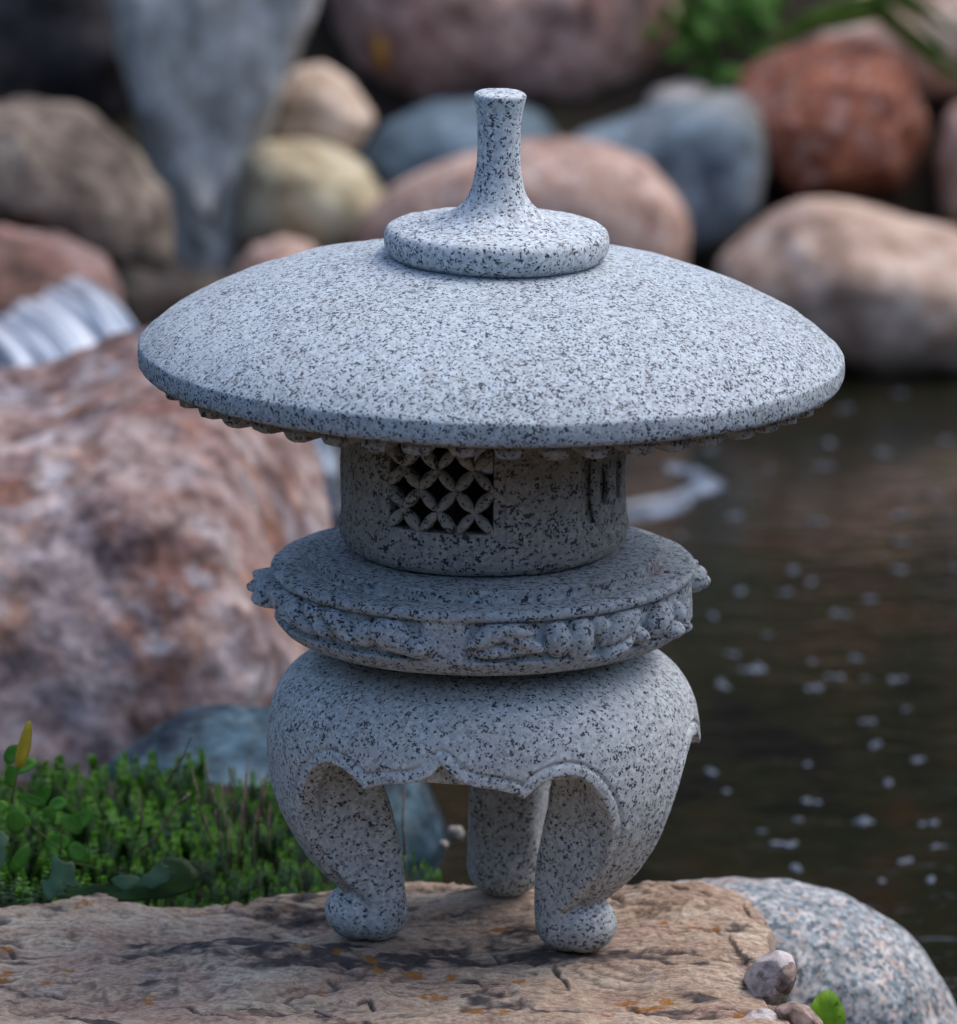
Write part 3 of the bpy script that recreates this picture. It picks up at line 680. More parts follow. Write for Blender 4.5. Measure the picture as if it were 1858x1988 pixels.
# --- carved platform
LUMPS = []
def lump(xd, yd, a, b, c, rot=0, d=0.0, mir=False):      # measured on the print: centre, tangential, vertical, outward size, tilt
    off = (xd - 938) / 405.0; off = max(-.999, min(.999, off)); az = math.degrees(math.asin(off))
    yc = yd - 0.25 * math.sqrt(max(0, 405 ** 2 - (405 * off) ** 2))
    LUMPS.append((az, ZU(yc), a, b, c, rot, d))
rel2 = [  # the group right of centre
    (955, 1232, 52, 20, 26, 28), (1000, 1222, 34, 15, 30, -14), (1012, 1247, 44, 13, 26, -20), (975, 1264, 52, 13, 20, 4),
    (1078, 1240, 24, 34, 28, 10), (1122, 1240, 27, 38, 28, -5), (1160, 1216, 20, 20, 16, 0), (1198, 1216, 52, 25, 30, 30), (1232, 1232, 30, 16, 28, -30), (1190, 1256, 46, 14, 30, 24),
    (1275, 1205, 38, 28, 28, 30), (1296, 1222, 22, 15, 34, 20), (1316, 1192, 20, 22, 20, 0), (1318, 1216, 20, 13, 26, 0)]
for q in rel2: lump(*q)
def addaz(lst, shift=0, mirror=False):
    for az, yc, a, b, c, rot in lst:
        LUMPS.append(((-az if mirror else az) + shift, ZU(yc), a, b, c, -rot if mirror else rot, 0))
# group left of centre (azimuth, ring height, sizes, tilt)
addaz([(-21, 1160, 44, 17, 24, -8), (-26, 1143, 40, 30, 30, -12), (-17.5, 1158, 28, 22, 36, 0), (-34, 1148, 22, 24, 22, 10), (-42, 1138, 50, 17, 30, -34), (-48, 1152, 24, 12, 30, -20), (-52, 1128, 30, 16, 26, -30),
       (-60, 1142, 54, 17, 30, -26), (-70, 1128, 50, 18, 32, -34), (-66, 1154, 34, 11, 26, -22), (-80, 1120, 46, 15, 42, -30), (-78, 1140, 30, 13, 52, -25), (-88, 1133, 30, 12, 58, -15), (-92, 1114, 30, 13, 50, -20)])
# groups that only show in profile on the right and the two behind
addaz([(96, 1128, 34, 22, 36, 20), (100, 1146, 30, 20, 46, 0), (104, 1108, 30, 16, 30, 30), (112, 1140, 36, 26, 34, 0), (125, 1130, 44, 20, 30, 30), (140, 1140, 44, 24, 28, -20), (152, 1146, 30, 18, 28, 10)])
addaz([(188, 1140, 40, 22, 28, 10), (204, 1132, 40, 22, 30, 30), (220, 1144, 40, 24, 28, -20), (236, 1134, 36, 20, 30, 20), (250, 1140, 30, 18, 34, 0)])
pzt, pzb = ZU(1089), ZU(1219)
pp = [(1262, 214), (1240, 222), (1224, 300), (1221, 338), (1219, 362), (1213, 378), (1205, 390), (1194, 399), (1184, 404), (1112, 402), (1106, 407.5), (1097, 409), (1090, 406), (1088, 400)]
pz = np.array([ZU(a) for a, _ in pp]); pr_ = np.array([r for _, r in pp], float)
def plat_sdf(p):
    x, y, z = p[..., 0], p[..., 1], p[..., 2]
    r = np.hypot(x, y); az = np.degrees(np.arctan2(x, -y))
    pro = np.interp(z, pz, pr_)
    wobble = 1.2 * vnoise(p * 0.02, 8)
    rel0 = (az + 11) % 90.0; rel0 = np.minimum(rel0, 90 - rel0)
    field = 14 * sst(4.5, 8, rel0) * sst(ZU(1108), ZU(1112), z) * sst(ZU(1186), ZU(1181), z)
    body = smax((r - pro + field) * 0.9, z - ZU(1088.5) - 0.02 * (405 - r), 6)
    body = smax(body, ZU(1258) - z, 4)
    inner = smax(r - 340, z - ZU(1064) - 0.025 * (340 - r), 4)
    res = smin(body, smax(inner, ZU(1100) - z, 3), 3)
    m = (r > 340) & (z < ZU(1098)) & (z > ZU(1206))
    pm = p[m]; rm = r[m]; am = az[m]; zm = z[m]
    if len(rm):
        rs = np.full(rm.shape, 1e3)
        # sunken field behind the carving, left plain at the four dividing panels
        for A, zc, a, b, c, rot, _ in LUMPS:
            da = (am - A + 180) % 360 - 180
            s = np.radians(da) * 404; h = zm - zc; cr_, sr_ = math.cos(R(rot)), math.sin(R(rot))
            s2, h2 = s * cr_ + h * sr_, -s * sr_ + h * cr_
            a = a * 1.1; b = b * 1.12
            q = (np.sqrt((s2 / a) ** 2 + (h2 / b) ** 2 + ((rm - 394) / (c * 1.12)) ** 2) - 1) * min(a, b, c)
            rs = smin(rs, q, 5)
        rs = smax(rs, zm - ZU(1110), 4)
        rr_ = smin(res[m], rs, 4)
        res = res.copy(); res[m] = rr_
    rel = (az + 11) % 90.0; rel = np.minimum(rel, 90 - rel)
    g = 2.0 * np.exp(-((z - ZU(1108)) / 4) ** 2) * sst(4, 8, rel)
    return res + g * (r > 380) + wobble
V, Q, N = surface_nets(plat_sdf, (-478, -478, ZU(1262)), (478, 478, ZU(1056)), 3.9)
pc = V[Q].mean(1); pcr = np.hypot(pc[:, 0], pc[:, 1]); pca = np.degrees(np.arctan2(pc[:, 0], -pc[:, 1]))
carved = (pcr > 404.5) & (pc[:, 2] < ZU(1104)) & (pc[:, 2] > ZU(1204))
_keep = np.zeros(len(Q), bool)
for A in (-57, 34, 124, 214):
    mk = carved & (np.abs((pca - A + 180) % 360 - 180) <= 45)
    for isl in islands(Q, mk): _keep |= isl
carved &= _keep
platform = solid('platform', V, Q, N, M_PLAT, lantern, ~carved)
pm_ = platform.data; pco = np.empty(len(pm_.vertices) * 3, np.float32); pm_.vertices.foreach_get('co', pco); pco = pco.reshape(-1, 3) / U
_r = np.hypot(pco[:, 0], pco[:, 1]); _a = np.degrees(np.arctan2(pco[:, 0], -pco[:, 1]))
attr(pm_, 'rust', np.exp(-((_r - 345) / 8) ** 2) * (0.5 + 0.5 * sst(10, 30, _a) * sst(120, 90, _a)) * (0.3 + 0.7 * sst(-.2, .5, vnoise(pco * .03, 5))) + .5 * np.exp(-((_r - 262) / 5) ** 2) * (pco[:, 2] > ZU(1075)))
platform['label'] = 'round carved granite tray with a stepped top'
for A in (-57, 34, 124, 214):
    mk = carved & (np.abs((pca - A + 180) % 360 - 180) <= 45)
    for isl in islands(Q, mk): solid('carved_relief', V, Q, N, M_PLAT, platform, isl)

# --- light chamber
dp = [(722, 278), (900, 277), (955, 277.5), (985, 280.5), (1010, 282), (1030, 279), (1044, 272), (1052, 264), (1058, 256)]
dz_ = np.array([ZU(a) for a, _ in dp]); dr_ = np.array([RU(r, a) for a, r in dp])
WC = [-19, 71, 161, 251]
ztop, zbot = ZU(813), ZU(975)
def drum_sdf(p):
    x, y, z = p[..., 0], p[..., 1], p[..., 2]
    r = np.hypot(x, y); az = np.degrees(np.arctan2(x, -y))
    ro = np.interp(-z, -dz_, dr_)
    d = smax((r - ro) * 0.97, z - ZU(716), 3); d = smax(d, ZU(1058) - z, 5)
    zc, hz = (ztop + zbot) / 2, (ztop - zbot) / 2
    sh = np.zeros_like(z); cut = np.full(z.shape, 1e3); keep = np.full(z.shape, 1e3)
    for i, A in enumerate(WC):
        da = (az - A + 180) % 360 - 180; s = np.radians(da) * 275
        fr = smax(np.abs(s) - 134, np.abs(z - zc + 6) - hz - 22, 30)
        sh = sh + 8.0 * sst(3, -3, fr) - 1.5 * np.exp(-(fr / 3.5) ** 2)
        b = smax(np.abs(s) - (111 if i % 2 == 0 else 116), np.abs(z - zc) - hz, 8)
        if i % 2 == 0:
            cut = np.minimum(cut, b)
        else:                                       # slots ringed by thick oval mouldings
            sh = sh + 7.0 * sst(3, -3, b)
            for o in (-66, 0, 66):
                e = (np.sqrt(((s - o) / 15) ** 2 + ((z - zc + 10) / 44) ** 2) - 1) * 15
                cut = np.minimum(cut, e)
                t_ = np.abs((np.sqrt(((s - o) / 26) ** 2 + ((z - zc + 10) / 62) ** 2) - 1) * 26) - 8
                keep = np.minimum(keep, np.sqrt(np.maximum(t_, 0) ** 2 + ((r - 268) / 1.0) ** 2 * (np.abs(r - 268) > 0)) - 6 + 0 * t_)
    d = d + sh
    d = smin(d, smax(keep, np.abs(r - 266) - 14, 4), 4)
    d = smax(d, (ro - 40) - r, 4)                    # hollow inside
    d = smax(d, -cut, 4)
    return d + 1.3 * vnoise(p * 0.03, 4) + 0.7 * vnoise(p * 0.09, 6)
V, Q, N = surface_nets(drum_sdf, (-296, -296, ZU(1064)), (296, 296, ZU(708)), 3.4)
drum = solid('light_chamber', V, Q, N, M_DRUM, lantern)
drum['label'] = 'round light chamber with pierced lattice windows'
def petal_mesh():
    vs = []; fs = []; nl, nr = 9, 8
    for i in range(nl):
        t_ = i / (nl - 1); w = math.sin(math.pi * min(max(t_, .06), .94)) ** 0.75
        for j in range(nr):
            a = 2 * math.pi * j / nr
            cx, cy = math.cos(a), math.sin(a)
            vs.append((t_ - .5, 0.5 * w * cx, 0.5 * w * (abs(cy) ** 0.8) * (1 if cy > 0 else -1)))
    for i in range(nl - 1):
        for j in range(nr):
            fs.append((i * nr + j, i * nr + (j + 1) % nr, (i + 1) * nr + (j + 1) % nr, (i + 1) * nr + j))
    fs.append(tuple(range(nr - 1, -1, -1))); fs.append(tuple((nl - 1) * nr + j for j in range(nr)))
    return np.array(vs), fs
pv, pf = petal_mesh()
rowz = [ZU(813), ZU(853.5), ZU(894), ZU(934.5), ZU(975)]
prnd = random.Random(5)
for A in (-19, 161):
    Bc = [A - 23.3, A - 7.9, A + 7.6, A + 23]; Ac = [A - 15.6, A - .1, A + 15.3]
    def cyl(a, z, r=262): a = R(a); return Vector((r * math.sin(a), -r * math.cos(a), z))
    for rA in (1, 3):
        for a in Ac:
            for sgn in (-1, 1):
                for rb in (rA - 1, rA + 1):
                    b = min(Bc, key=lambda q: abs(q - (a + sgn * 7.7)))
                    p0, p1 = cyl(a, rowz[rA]), cyl(b, rowz[rb]); mid = (p0 + p1) / 2; e = (p1 - p0)
                    nrm = Vector((mid.x, mid.y, 0)).normalized(); tx = e.normalized(); ty = nrm.cross(tx).normalized(); nz = tx.cross(ty)
                    ln = e.length * 1.12; w = 23 * prnd.uniform(.92, 1.1); th = 30
                    vv = [mid + tx * (q[0] * ln) + ty * (q[1] * w) + nz * (q[2] * th) for q in pv]
                    me = mesh_np('lattice_petal', np.array([list(q) for q in vv]) * U, [tuple(f) for f in pf])
                    obj('lattice_petal', me, M_DRUM, drum)

# --- roof and cap, turned solids set slightly askew on the chamber
def chaikin(pts, it=2):
    for _ in range(it):
        q = [pts[0]]
        for a, b in zip(pts[:-1], pts[1:]):
            q.append((a[0] * .75 + b[0] * .25, a[1] * .75 + b[1] * .25)); q.append((a[0] * .25 + b[0] * .75, a[1] * .25 + b[1] * .75))
        q.append(pts[-1]); pts = q
    return pts
def densify(pts, mx):
    q = [pts[0]]
    for a, b in zip(pts[:-1], pts[1:]):
        n = max(1, int(math.hypot(b[0] - a[0], b[1] - a[1]) / mx))
        for i in range(1, n + 1): q.append((a[0] + (b[0] - a[0]) * i / n, a[1] + (b[1] - a[1]) * i / n))
    return q
def lathe(name, prof, m, parent, cx, org, seg=360, namp=0.0006, nf=14, it=2, seed=1):
    pts = [(rr(r, y), zz(y)) for r, y in prof]
    pts = densify(chaikin(pts, it), 0.004)
    pr = np.array(pts); th = np.linspace(0, 2 * math.pi, seg, endpoint=False)
    X = pr[:, 0][:, None] * np.cos(th); Y = pr[:, 0][:, None] * np.sin(th); Z = np.repeat(pr[:, 1][:, None], seg, 1)
    V = np.stack([X, Y, Z], -1)
    n = fbm(V * nf, 3, seed) * namp; n2 = fbm(V * 60, 2, seed + 5) * namp * 0.45
    rad = np.maximum(np.hypot(X, Y), 1e-6)
    V[..., 0] += X / rad * (n + n2); V[..., 1] += Y / rad * (n + n2); V[..., 2] += (n + n2)
    V[0] = V[0].mean(0); V[-1] = V[-1].mean(0)
    k = len(pts); V = V.reshape(-1, 3) + np.array([(cx - 938) * U, 0, 0]) - np.array(org)
    i = np.arange((k - 1) * seg); a = i // seg; b = i % seg; b1 = (b + 1) % seg
    F = np.stack([a * seg + b, (a + 1) * seg + b, (a + 1) * seg + b1, a * seg + b1], 1)
    return obj(name, mesh_np(name, V, F), m, parent, loc=org)
ORG = ((952 - 938) * U, 0, zz(716))
roofp = [(0, 486), (100, 488), (150, 492), (200, 499), (250, 505), (300, 513), (350, 523), (400, 534), (450, 548), (500, 565), (540, 580), (575, 596), (610, 614), (640, 633), (662, 651), (676, 663), (682, 669), (685.5, 673), (686.5, 679), (686.5, 698), (685, 709), (682, 714), (676, 718), (668, 719),
         (660, 718), (655, 715), (650, 714), (645, 725), (600, 727), (500, 724), (320, 722), (282, 721), (200, 721), (0, 721)]
roof = lathe('roof', roofp, M_ROOF, lantern, 952, ORG, 480, 0.0009, 9, 1, 3)
rm_ = roof.data; rco = np.empty(len(rm_.vertices) * 3, np.float32); rm_.vertices.foreach_get('co', rco); rco = rco.reshape(-1, 3) + np.array([0, 0, ORG[2]])
attr(rm_, 'rust', sst(zz(713), zz(717), rco[:, 2]))
roof.rotation_euler = (0, R(1.35), 0); roof['label'] = 'broad shallow domed granite roof'
capp = [(0, 176), (20, 176.5), (40, 177.5), (48, 179.5), (51.5, 184), (50.5, 191), (48, 202), (45, 216), (43, 232), (42, 252), (41.5, 275), (42, 300), (43.5, 325), (47, 348), (53, 369), (62, 387), (75, 402), (92, 414), (115, 423), (145, 429), (180, 434), (203, 438),
        (213, 443), (218, 452), (219.5, 463), (219, 476), (215, 487), (206, 496), (196, 501), (180, 503), (90, 504), (0, 504)]
cap = lathe('cap', capp, M_CAP, lantern, 957, ORG, 300, 0.0006, 12, 1, 7)
cap.rotation_euler = (R(0), R(1.35), 0); cap['label'] = 'granite cap disc with a flared finial post'
rt = random.Random(11)
for k in range(48):
    a0 = 360 * k / 48 + 3 + rt.uniform(-.4, .4)
    sc = rt.uniform(.92, 1.08)
    secs = [(0.0, 3.1, 3.1, 652, 560), (0.45, 2.9, 2.8, 654, 562), (0.85, 2.5, 2.4, 652, 568), (1.0, 2.0, 1.9, 645, 580)]
    vs, fs = [], []
    for f, w1, w2, r1, r0 in secs:
        zc = ZU(717) + (ZU(745) - ZU(716)) * f * sc
        for (w, r) in ((-w1, r0), (-w1 * .8, r1 - 6), (0, r1 + 2), (w2 * .8, r1 - 6), (w2, r0)):
            a = R(a0 + w + rt.uniform(-.2, .2)); q = RU(r, 720) + rt.uniform(-2, 2)
            vs.append((q * math.sin(a) * U + (952 - 938) * U - ORG[0], -q * math.cos(a) * U - ORG[1], (zc + rt.uniform(-1.4, 1.4)) * U - ORG[2]))
    n = 5
    for i in range(3):
        for j in range(n): fs.append((i * n + j, i * n + (j + 1) % n, (i + 1) * n + (j + 1) % n, (i + 1) * n + j))
    fs.append(tuple(15 + j for j in range(n))); fs.append(tuple(reversed(range(n))))
    me = mesh_np('eave_tooth', np.array(vs), fs, smooth=False)
    obj('eave_tooth', me, M_TOOTH, roof)

# ------------------------------------------------------------------ small stones at the slab's right corner
M_CHIP = rockmat('grey_pink_chip', [(0.33, 0.29, 0.29), (0.44, 0.40, 0.40), (0.50, 0.46, 0.45)], 22, speck=(0.004, [((0.2, 0.17, 0.17), .93)]), bumpd=.001)
M_CHIP2 = rockmat('broken_brown_stone', [(0.14, 0.10, 0.08), (0.26, 0.19, 0.16), (0.36, 0.28, 0.24)], 40, bumpd=.002)
rock('stone', 'pale mauve broken stone wedged between the slab and the granite boulder', 'stone',
     [(1440, 1900), (1470, 1862), (1510, 1845), (1540, 1852), (1550, 1880), (1542, 1920), (1520, 1955), (1480, 1945), (1452, 1930)], -0.125, 0.018, M_CHIP, 5, 0.0015, 40, 41, pw=.62, facets=5, fcut=.72)
rock('stone', 'small brown broken face stone resting against the pale mauve one', 'stone',
     [(1500, 1888), (1518, 1868), (1546, 1864), (1552, 1885), (1545, 1918), (1528, 1940), (1506, 1922)], -0.138, 0.008, M_CHIP2, 5, 0.0015, 60, 42, pw=.5, facets=7, fcut=.55)
rock('stone', 'dark flat stone at the bottom edge left of the green leaf', 'stone',
     [(1500, 1960), (1540, 1945), (1575, 1958), (1600, 1985), (1600, 2040), (1500, 2040)], -0.19, 0.02, M_CHIP2, 5, 0.002, 40, 43, pw=.5, facets=9, fcut=.55)
rock('stone', 'cream layered stone at the bottom edge under the slab corner', 'stone',
     [(1420, 1985), (1460, 1962), (1500, 1960), (1525, 1985), (1520, 2050), (1420, 2050)], -0.205, 0.02, M_CHIP, 5, 0.002, 40, 44, pw=.55, facets=9, fcut=.55)

# ------------------------------------------------------------------ planting
def leafmat(name, c1, c2, rough=0.5, trans=0.25, scale=30, at=None):
    t = MT(name, rough, 0.4)
    t.b.inputs['Specular IOR Level'].default_value = 0.18
    src = t.attr(at) if at else t.noise(scale, 3, 0.6)
    c = t.ramp(src, [(0.25, c1), (0.75, c2)]); t.col(c)
    tr = t.n('ShaderNodeBsdfTranslucent'); t.l(c, tr.inputs[0])
    mx = t.n('ShaderNodeMixShader', i_Fac=trans); out = t.t.nodes['Material Output']
    t.l(t.b.outputs[0], mx.inputs[1]); t.l(tr.outputs[0], mx.inputs[2]); t.l(mx.outputs[0], out.inputs[0])
    return t.m
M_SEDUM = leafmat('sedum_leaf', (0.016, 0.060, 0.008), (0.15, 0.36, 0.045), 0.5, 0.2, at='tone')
M_CLOVER = leafmat('clover_leaf', (0.10, 0.30, 0.04), (0.18, 0.44, 0.08), 0.45, 0.35)
M_YELLOW = leafmat('yellow_leaf', (0.62, 0.52, 0.06), (0.74, 0.64, 0.10), 0.5, 0.35)
M_LOBED = leafmat('glaucous_leaf', (0.035, 0.095, 0.045), (0.085, 0.17, 0.095), 0.5, 0.2)
M_DKLEAF = leafmat('dark_leaf', (0.02, 0.055, 0.015), (0.035, 0.085, 0.02), 0.45, 0.2)
M_BRIGHT = leafmat('bright_leaf', (0.16, 0.34, 0.02), (0.26, 0.48, 0.04), 0.4, 0.4)
M_GRASS = leafmat('grass_blade', (0.10, 0.19, 0.03), (0.22, 0.34, 0.07), .5, .35)
M_TWIG = rockmat('dry_stem', [(0.16, 0.09, 0.08), (0.32, 0.21, 0.19)], 60)
M_STEM = leafmat('green_stem', (0.08, 0.12, 0.03), (0.16, 0.2, 0.05), .6, .1)
M_BRWNLEAF = leafmat('bramble_leaf', (0.02, 0.08, 0.008), (0.07, 0.21, 0.02), 0.5, 0.3)

# sedum cover: upright leafy shoots, far too many to count
def sprig(rs, h, w):
    vs, ts, tone = [], [], []
    nw = int(h / 0.0024)
    lean = rs.uniform(-.16, .16, 2)
    for i in range(nw):
        f = (i + .5) / nw; z = h * f
        for j in range(6):
            a = rs.uniform(0, 6.283) if False else (j * 1.047 + i * 0.55 + rs.uniform(-.25, .25))
            up = 0.15 + 1.15 * f ** 5 + rs.uniform(-.2, .25)
            ll = w * (0.80 + 0.25 * math.sin(f * 3.0)) * rs.uniform(.85, 1.1) * (1 - 0.2 * f ** 6); wd = 0.0021
            ca, sa = math.cos(a), math.sin(a); c0 = np.array([lean[0] * z, lean[1] * z, z])
            dr = np.array([ca * math.cos(up), sa * math.cos(up), math.sin(up)]); sd_ = np.array([-sa, ca, 0])
            b = len(vs)
            vs += [c0, c0 + dr * ll * .68 + sd_ * wd, c0 + dr * ll, c0 + dr * ll * .68 - sd_ * wd]
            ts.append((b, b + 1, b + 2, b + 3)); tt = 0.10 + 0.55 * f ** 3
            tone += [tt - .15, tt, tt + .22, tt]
    return np.array(vs), np.array(ts), np.array(tone)
rs = np.random.RandomState(4)
variants = [sprig(rs, h, w) for h, w in ((0.030, 0.0056), (0.036, 0.0054), (0.040, 0.0058), (0.026, 0.0050), (0.046, 0.0054), (0.020, 0.0052))]
VS, FS, TS = [], [], []; off = 0
cnt = 0
while cnt < 2000:
    x = rs.uniform(-0.62, 0.02); y = rs.uniform(0.02, 0.54)
    lim = -0.01 - 0.50 * max(0, y - 0.22) + 0.02 * math.sin(y * 25)
    if x > lim: continue
    if polysdf(np.array([x]), np.array([y]), poly)[0] < 0.004: continue
    pn = float(vnoise(np.array([[x * 9, y * 9, 0]]), 12)[0])
    if pn < -0.5: continue
    v, f, tn_ = variants[rs.randint(6)]
    a = rs.uniform(0, 6.283); s = rs.uniform(.70, 1.10) * (1.12 if x < -.27 else 1.0) * (0.80 if x > -0.22 else 1.0) * (1 + .15 * pn) * (.8 if x > -.14 else 1)
    ca, sa = math.cos(a) * s, math.sin(a) * s
    gz = float(ground_h(np.array([x]), np.array([y]))[0]) + 0.008 + 0.008 * pn - 0.012 * max(0, (y - .2) / .3)
    w = np.stack([v[:, 0] * ca - v[:, 1] * sa + x, v[:, 0] * sa + v[:, 1] * ca + y, v[:, 2] * s + gz], -1)
    VS.append(w); FS.append(f + off); TS.append(np.clip(tn_ + rs.uniform(-.16, .16) + .1 * pn, 0, 1)); off += len(v); cnt += 1
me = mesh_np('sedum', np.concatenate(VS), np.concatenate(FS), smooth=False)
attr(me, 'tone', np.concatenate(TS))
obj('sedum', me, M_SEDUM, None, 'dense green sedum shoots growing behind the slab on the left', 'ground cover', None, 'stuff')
# soil mound under it
mx_, my_ = np.linspace(-0.75, 0.06, 60), np.linspace(-0.02, 0.74, 60)

def tube(pts, rad, n=6):
    pts = [Vector(p) for p in pts]; vs, fs = [], []
    for i, p in enumerate(pts):
        d = (pts[min(i + 1, len(pts) - 1)] - pts[max(i - 1, 0)]).normalized()
        u = d.cross(Vector((0.3, 0.2, 1)) if abs(d.z) < .9 else Vector((1, 0.1, 0))).normalized(); v = d.cross(u)
        r = rad * (1 - 0.45 * i / (len(pts) - 1))
        for j in range(n):
            a = 2 * math.pi * j / n; vs.append(tuple(p + u * (r * math.cos(a)) + v * (r * math.sin(a))))
    for i in range(len(pts) - 1):
        for j in range(n): fs.append((i * n + j, i * n + (j + 1) % n, (i + 1) * n + (j + 1) % n, (i + 1) * n + j))
    fs.append(tuple(reversed(range(n)))); fs.append(tuple((len(pts) - 1) * n + j for j in range(n)))
    return vs, fs
def leaf_mesh(name, outline, cup=0.2, thick=0.0004, ripple=0.0):
    """outline in leaf plane (x along, y across), fan-filled with a sunk midrib and given a thickness"""
    o = np.array(outline, float); n = len(o); cx = o[:, 0].mean()
    ring2 = np.stack([cx + (o[:, 0] - cx) * .55, o[:, 1] * .55], -1)
    def zf(p, k): return cup * (p[:, 1] ** 2) / max(1e-9, np.abs(o[:, 1]).max()) + ripple * np.sin(k * 2.3)
    k = np.arange(n)
    a = np.column_stack([o, zf(o, k)]); b = np.column_stack([ring2, zf(ring2, k) * .8]); c0 = np.array([[cx, 0, 0]])
    V = np.concatenate([a, b, c0]); Vb = V - np.array([0, 0, thick]); m = len(V)
    F = []
    for i in range(n):
        j = (i + 1) % n
        F += [(i, j, n + j, n + i), (n + i, n + j, 2 * n)]
        F += [(m + j, m + i, m + n + i, m + n + j), (m + n + j, m + n + i, m + 2 * n), (i, m + i, m + j, j)]
    return mesh_np(name, np.concatenate([V, Vb]), F)
def oval(l, w, n=14, tip=0.0):
    q = []
    for i in range(n):
        a = 2 * math.pi * i / n; x = l * .5 * (1 - math.cos(a)); y = w * .5 * math.sin(a) * (1 - tip * (x / l))
        q.append((x, y))
    return q
def place(o, loc, d, up=(0, 0, 1), roll=0.0):
    d = Vector(d).normalized(); u = Vector(up); s = u.cross(d).normalized(); u2 = d.cross(s)
    M = Matrix((d, s, u2)).transposed().to_4x4() @ Matrix.Rotation(roll, 4, 'X')
    o.rotation_euler = M.to_euler(); o.location = loc
TW = (0, -1, .35)      # leaf faces roughly towards the viewer and the sky

# clover-like plant on the far left
cl = P(70, 1700, 0.16); clover = empty('clover_plant', cl, 'bright green round leaved clover plant at the left edge among the sedum', 'plant')
leaf_c = leaf_mesh('leaf', oval(0.018, 0.013), .25)
rc = random.Random(8)
spots = [(30, 1500, 30), (15, 1560, 200), (70, 1580, 330), (95, 1568, 20), (118, 1585, -40), (60, 1600, 150), (110, 1622, -70), (85, 1640, 10), (125, 1610, 30), (140, 1635, -60), (150, 1650, -50), (55, 1640, 240), (35, 1620, 100), (100, 1600, 100),
         (22, 1530, 90), (10, 1480, 50), (130, 1660, 170), (40, 1545, -20), (75, 1560, 60)]
for (x, y, an) in spots:
    p = P(x, y, 0.10 + rc.uniform(-.02, .03)) - cl
    o = obj('leaf', leaf_c, M_CLOVER, clover); d = (math.cos(R(an)), rc.uniform(-.3, .3), math.sin(R(an)))
    place(o, p, d, TW, rc.uniform(-.4, .4)); s = rc.uniform(.7, 1.15); o.scale = (s * rc.uniform(.95, 1.3), s * rc.uniform(.7, 1.05), s)
for (a, b) in (((20, 1700), (15, 1540)), ((60, 1710), (75, 1590)), ((95, 1700), (120, 1600)), ((150, 1700), (60, 1600)), ((120, 1672), (200, 1690))):
    p0, p1 = P(*a, 0.11) - cl, P(*b, 0.10) - cl
    v, f = tube([p0, (p0 + p1) / 2 + np.array([.004, 0, 0]), p1], 0.0009)
    obj('stem', mesh_np('stem', v, f), M_STEM, clover)
yl = P(22, 1560, 0.06); yel = empty('yellow_leaf', yl, 'upright yellow blade shaped leaf on a thin stalk at the left edge', 'leaf')
o = obj('blade', leaf_mesh('blade', oval(0.037, 0.0120, 16, .35), .3), M_YELLOW, yel)
place(o, P(36, 1492, 0.06) - yl, P(55, 1410, 0.06) - P(36, 1492, 0.06), (0.3, -1, 0))
v, f = tube([(0, 0, 0), P(28, 1525, .06) - yl, P(38, 1488, 0.06) - yl], 0.0010); obj('stalk', mesh_np('stalk', v, f), M_STEM, yel)

def lobed(s, lob):
    q = []; n = 44
    for i in range(n):
        a = 2 * math.pi * i / n; r = 1 - 0.24 * abs(math.sin(a * lob * .5)) ** 1.2 + 0.06 * ((i % 2) * 2 - 1)
        r *= 1 - 0.35 * math.exp(-((((a + math.pi) % (2 * math.pi)) - 0) / .3) ** 2)
        q.append((s * (.5 - .5 * r * math.cos(a)), s * .5 * r * math.sin(a)))
    return q
def traced_leaf(name, pts, z, m, label, curl=0.004, th=0.0005, seed=0):
    """a leaf lying roughly at height z over the ground, its outline bent by a gentle curl"""
    W3 = np.array([P(x, y, z) for x, y in pts]); o = W3.mean(0); k = 6; n = len(W3)
    idx = np.linspace(0, n, n * 3 + 1)[:-1]; e = np.stack([np.interp(idx, range(n + 1), np.append(W3[:, c], W3[0, c])) for c in range(3)], -1)
    n = len(e); V = []
    for j in range(k, 0, -1):
        V.append(o + (e - o) * j / k)
    V.append(o[None]); V = np.concatenate(V); d = V - o
    V[:, 1] += d[:, 2] * 0.9 + curl * fbm(d * 60 + seed, 2, seed) + 0.15 * np.abs(d[:, 0])
    F = []
    for j in range(k - 1):
        for i in range(n): F.append((j * n + i, j * n + (i + 1) % n, (j + 1) * n + (i + 1) % n, (j + 1) * n + i))
    c0 = len(V) - 1
    for i in range(n): F.append(((k - 1) * n + i, (k - 1) * n + (i + 1) % n, c0))
    m2 = len(V); B = V + np.array([0, th, -th]); F2 = [tuple(m2 + q for q in reversed(f)) for f in F] + [(i, m2 + i, m2 + (i + 1) % n, (i + 1) % n) for i in range(n)]
    return obj(name, mesh_np(name, np.concatenate([V, B]) - o, F + F2), m, None, label, 'leaf', None, None, o)
def zsrc(pts, ox, oy, k): return [((ox + x / k) / 1.3455, (oy + y / k) / 1.3455) for x, y in pts]
traced_leaf('lobed_leaf', zsrc([(555, 1570), (600, 1565), (690, 1610), (800, 1610), (830, 1680), (825, 1760), (880, 1830), (830, 1850), (780, 1820), (690, 1870), (640, 1890), (590, 1950), (540, 1955), (480, 1900), (440, 1800), (540, 1775), (560, 1680)], 0, 1880, 4.23),
            0.045, M_LOBED, 'grey green lobed leaf curling over the slab edge at the left', seed=1)
traced_leaf('broad_leaf', zsrc([(330, 1235), (450, 1190), (560, 1165), (700, 1170), (830, 1160), (900, 1080), (1000, 1030), (1110, 1050), (1180, 1120), (1150, 1200), (1000, 1225), (800, 1240), (600, 1250)], 0, 1800, 2.2725),
            0.085, M_DKLEAF, 'broad dark green leaf lying low behind the slab edge', seed=2)
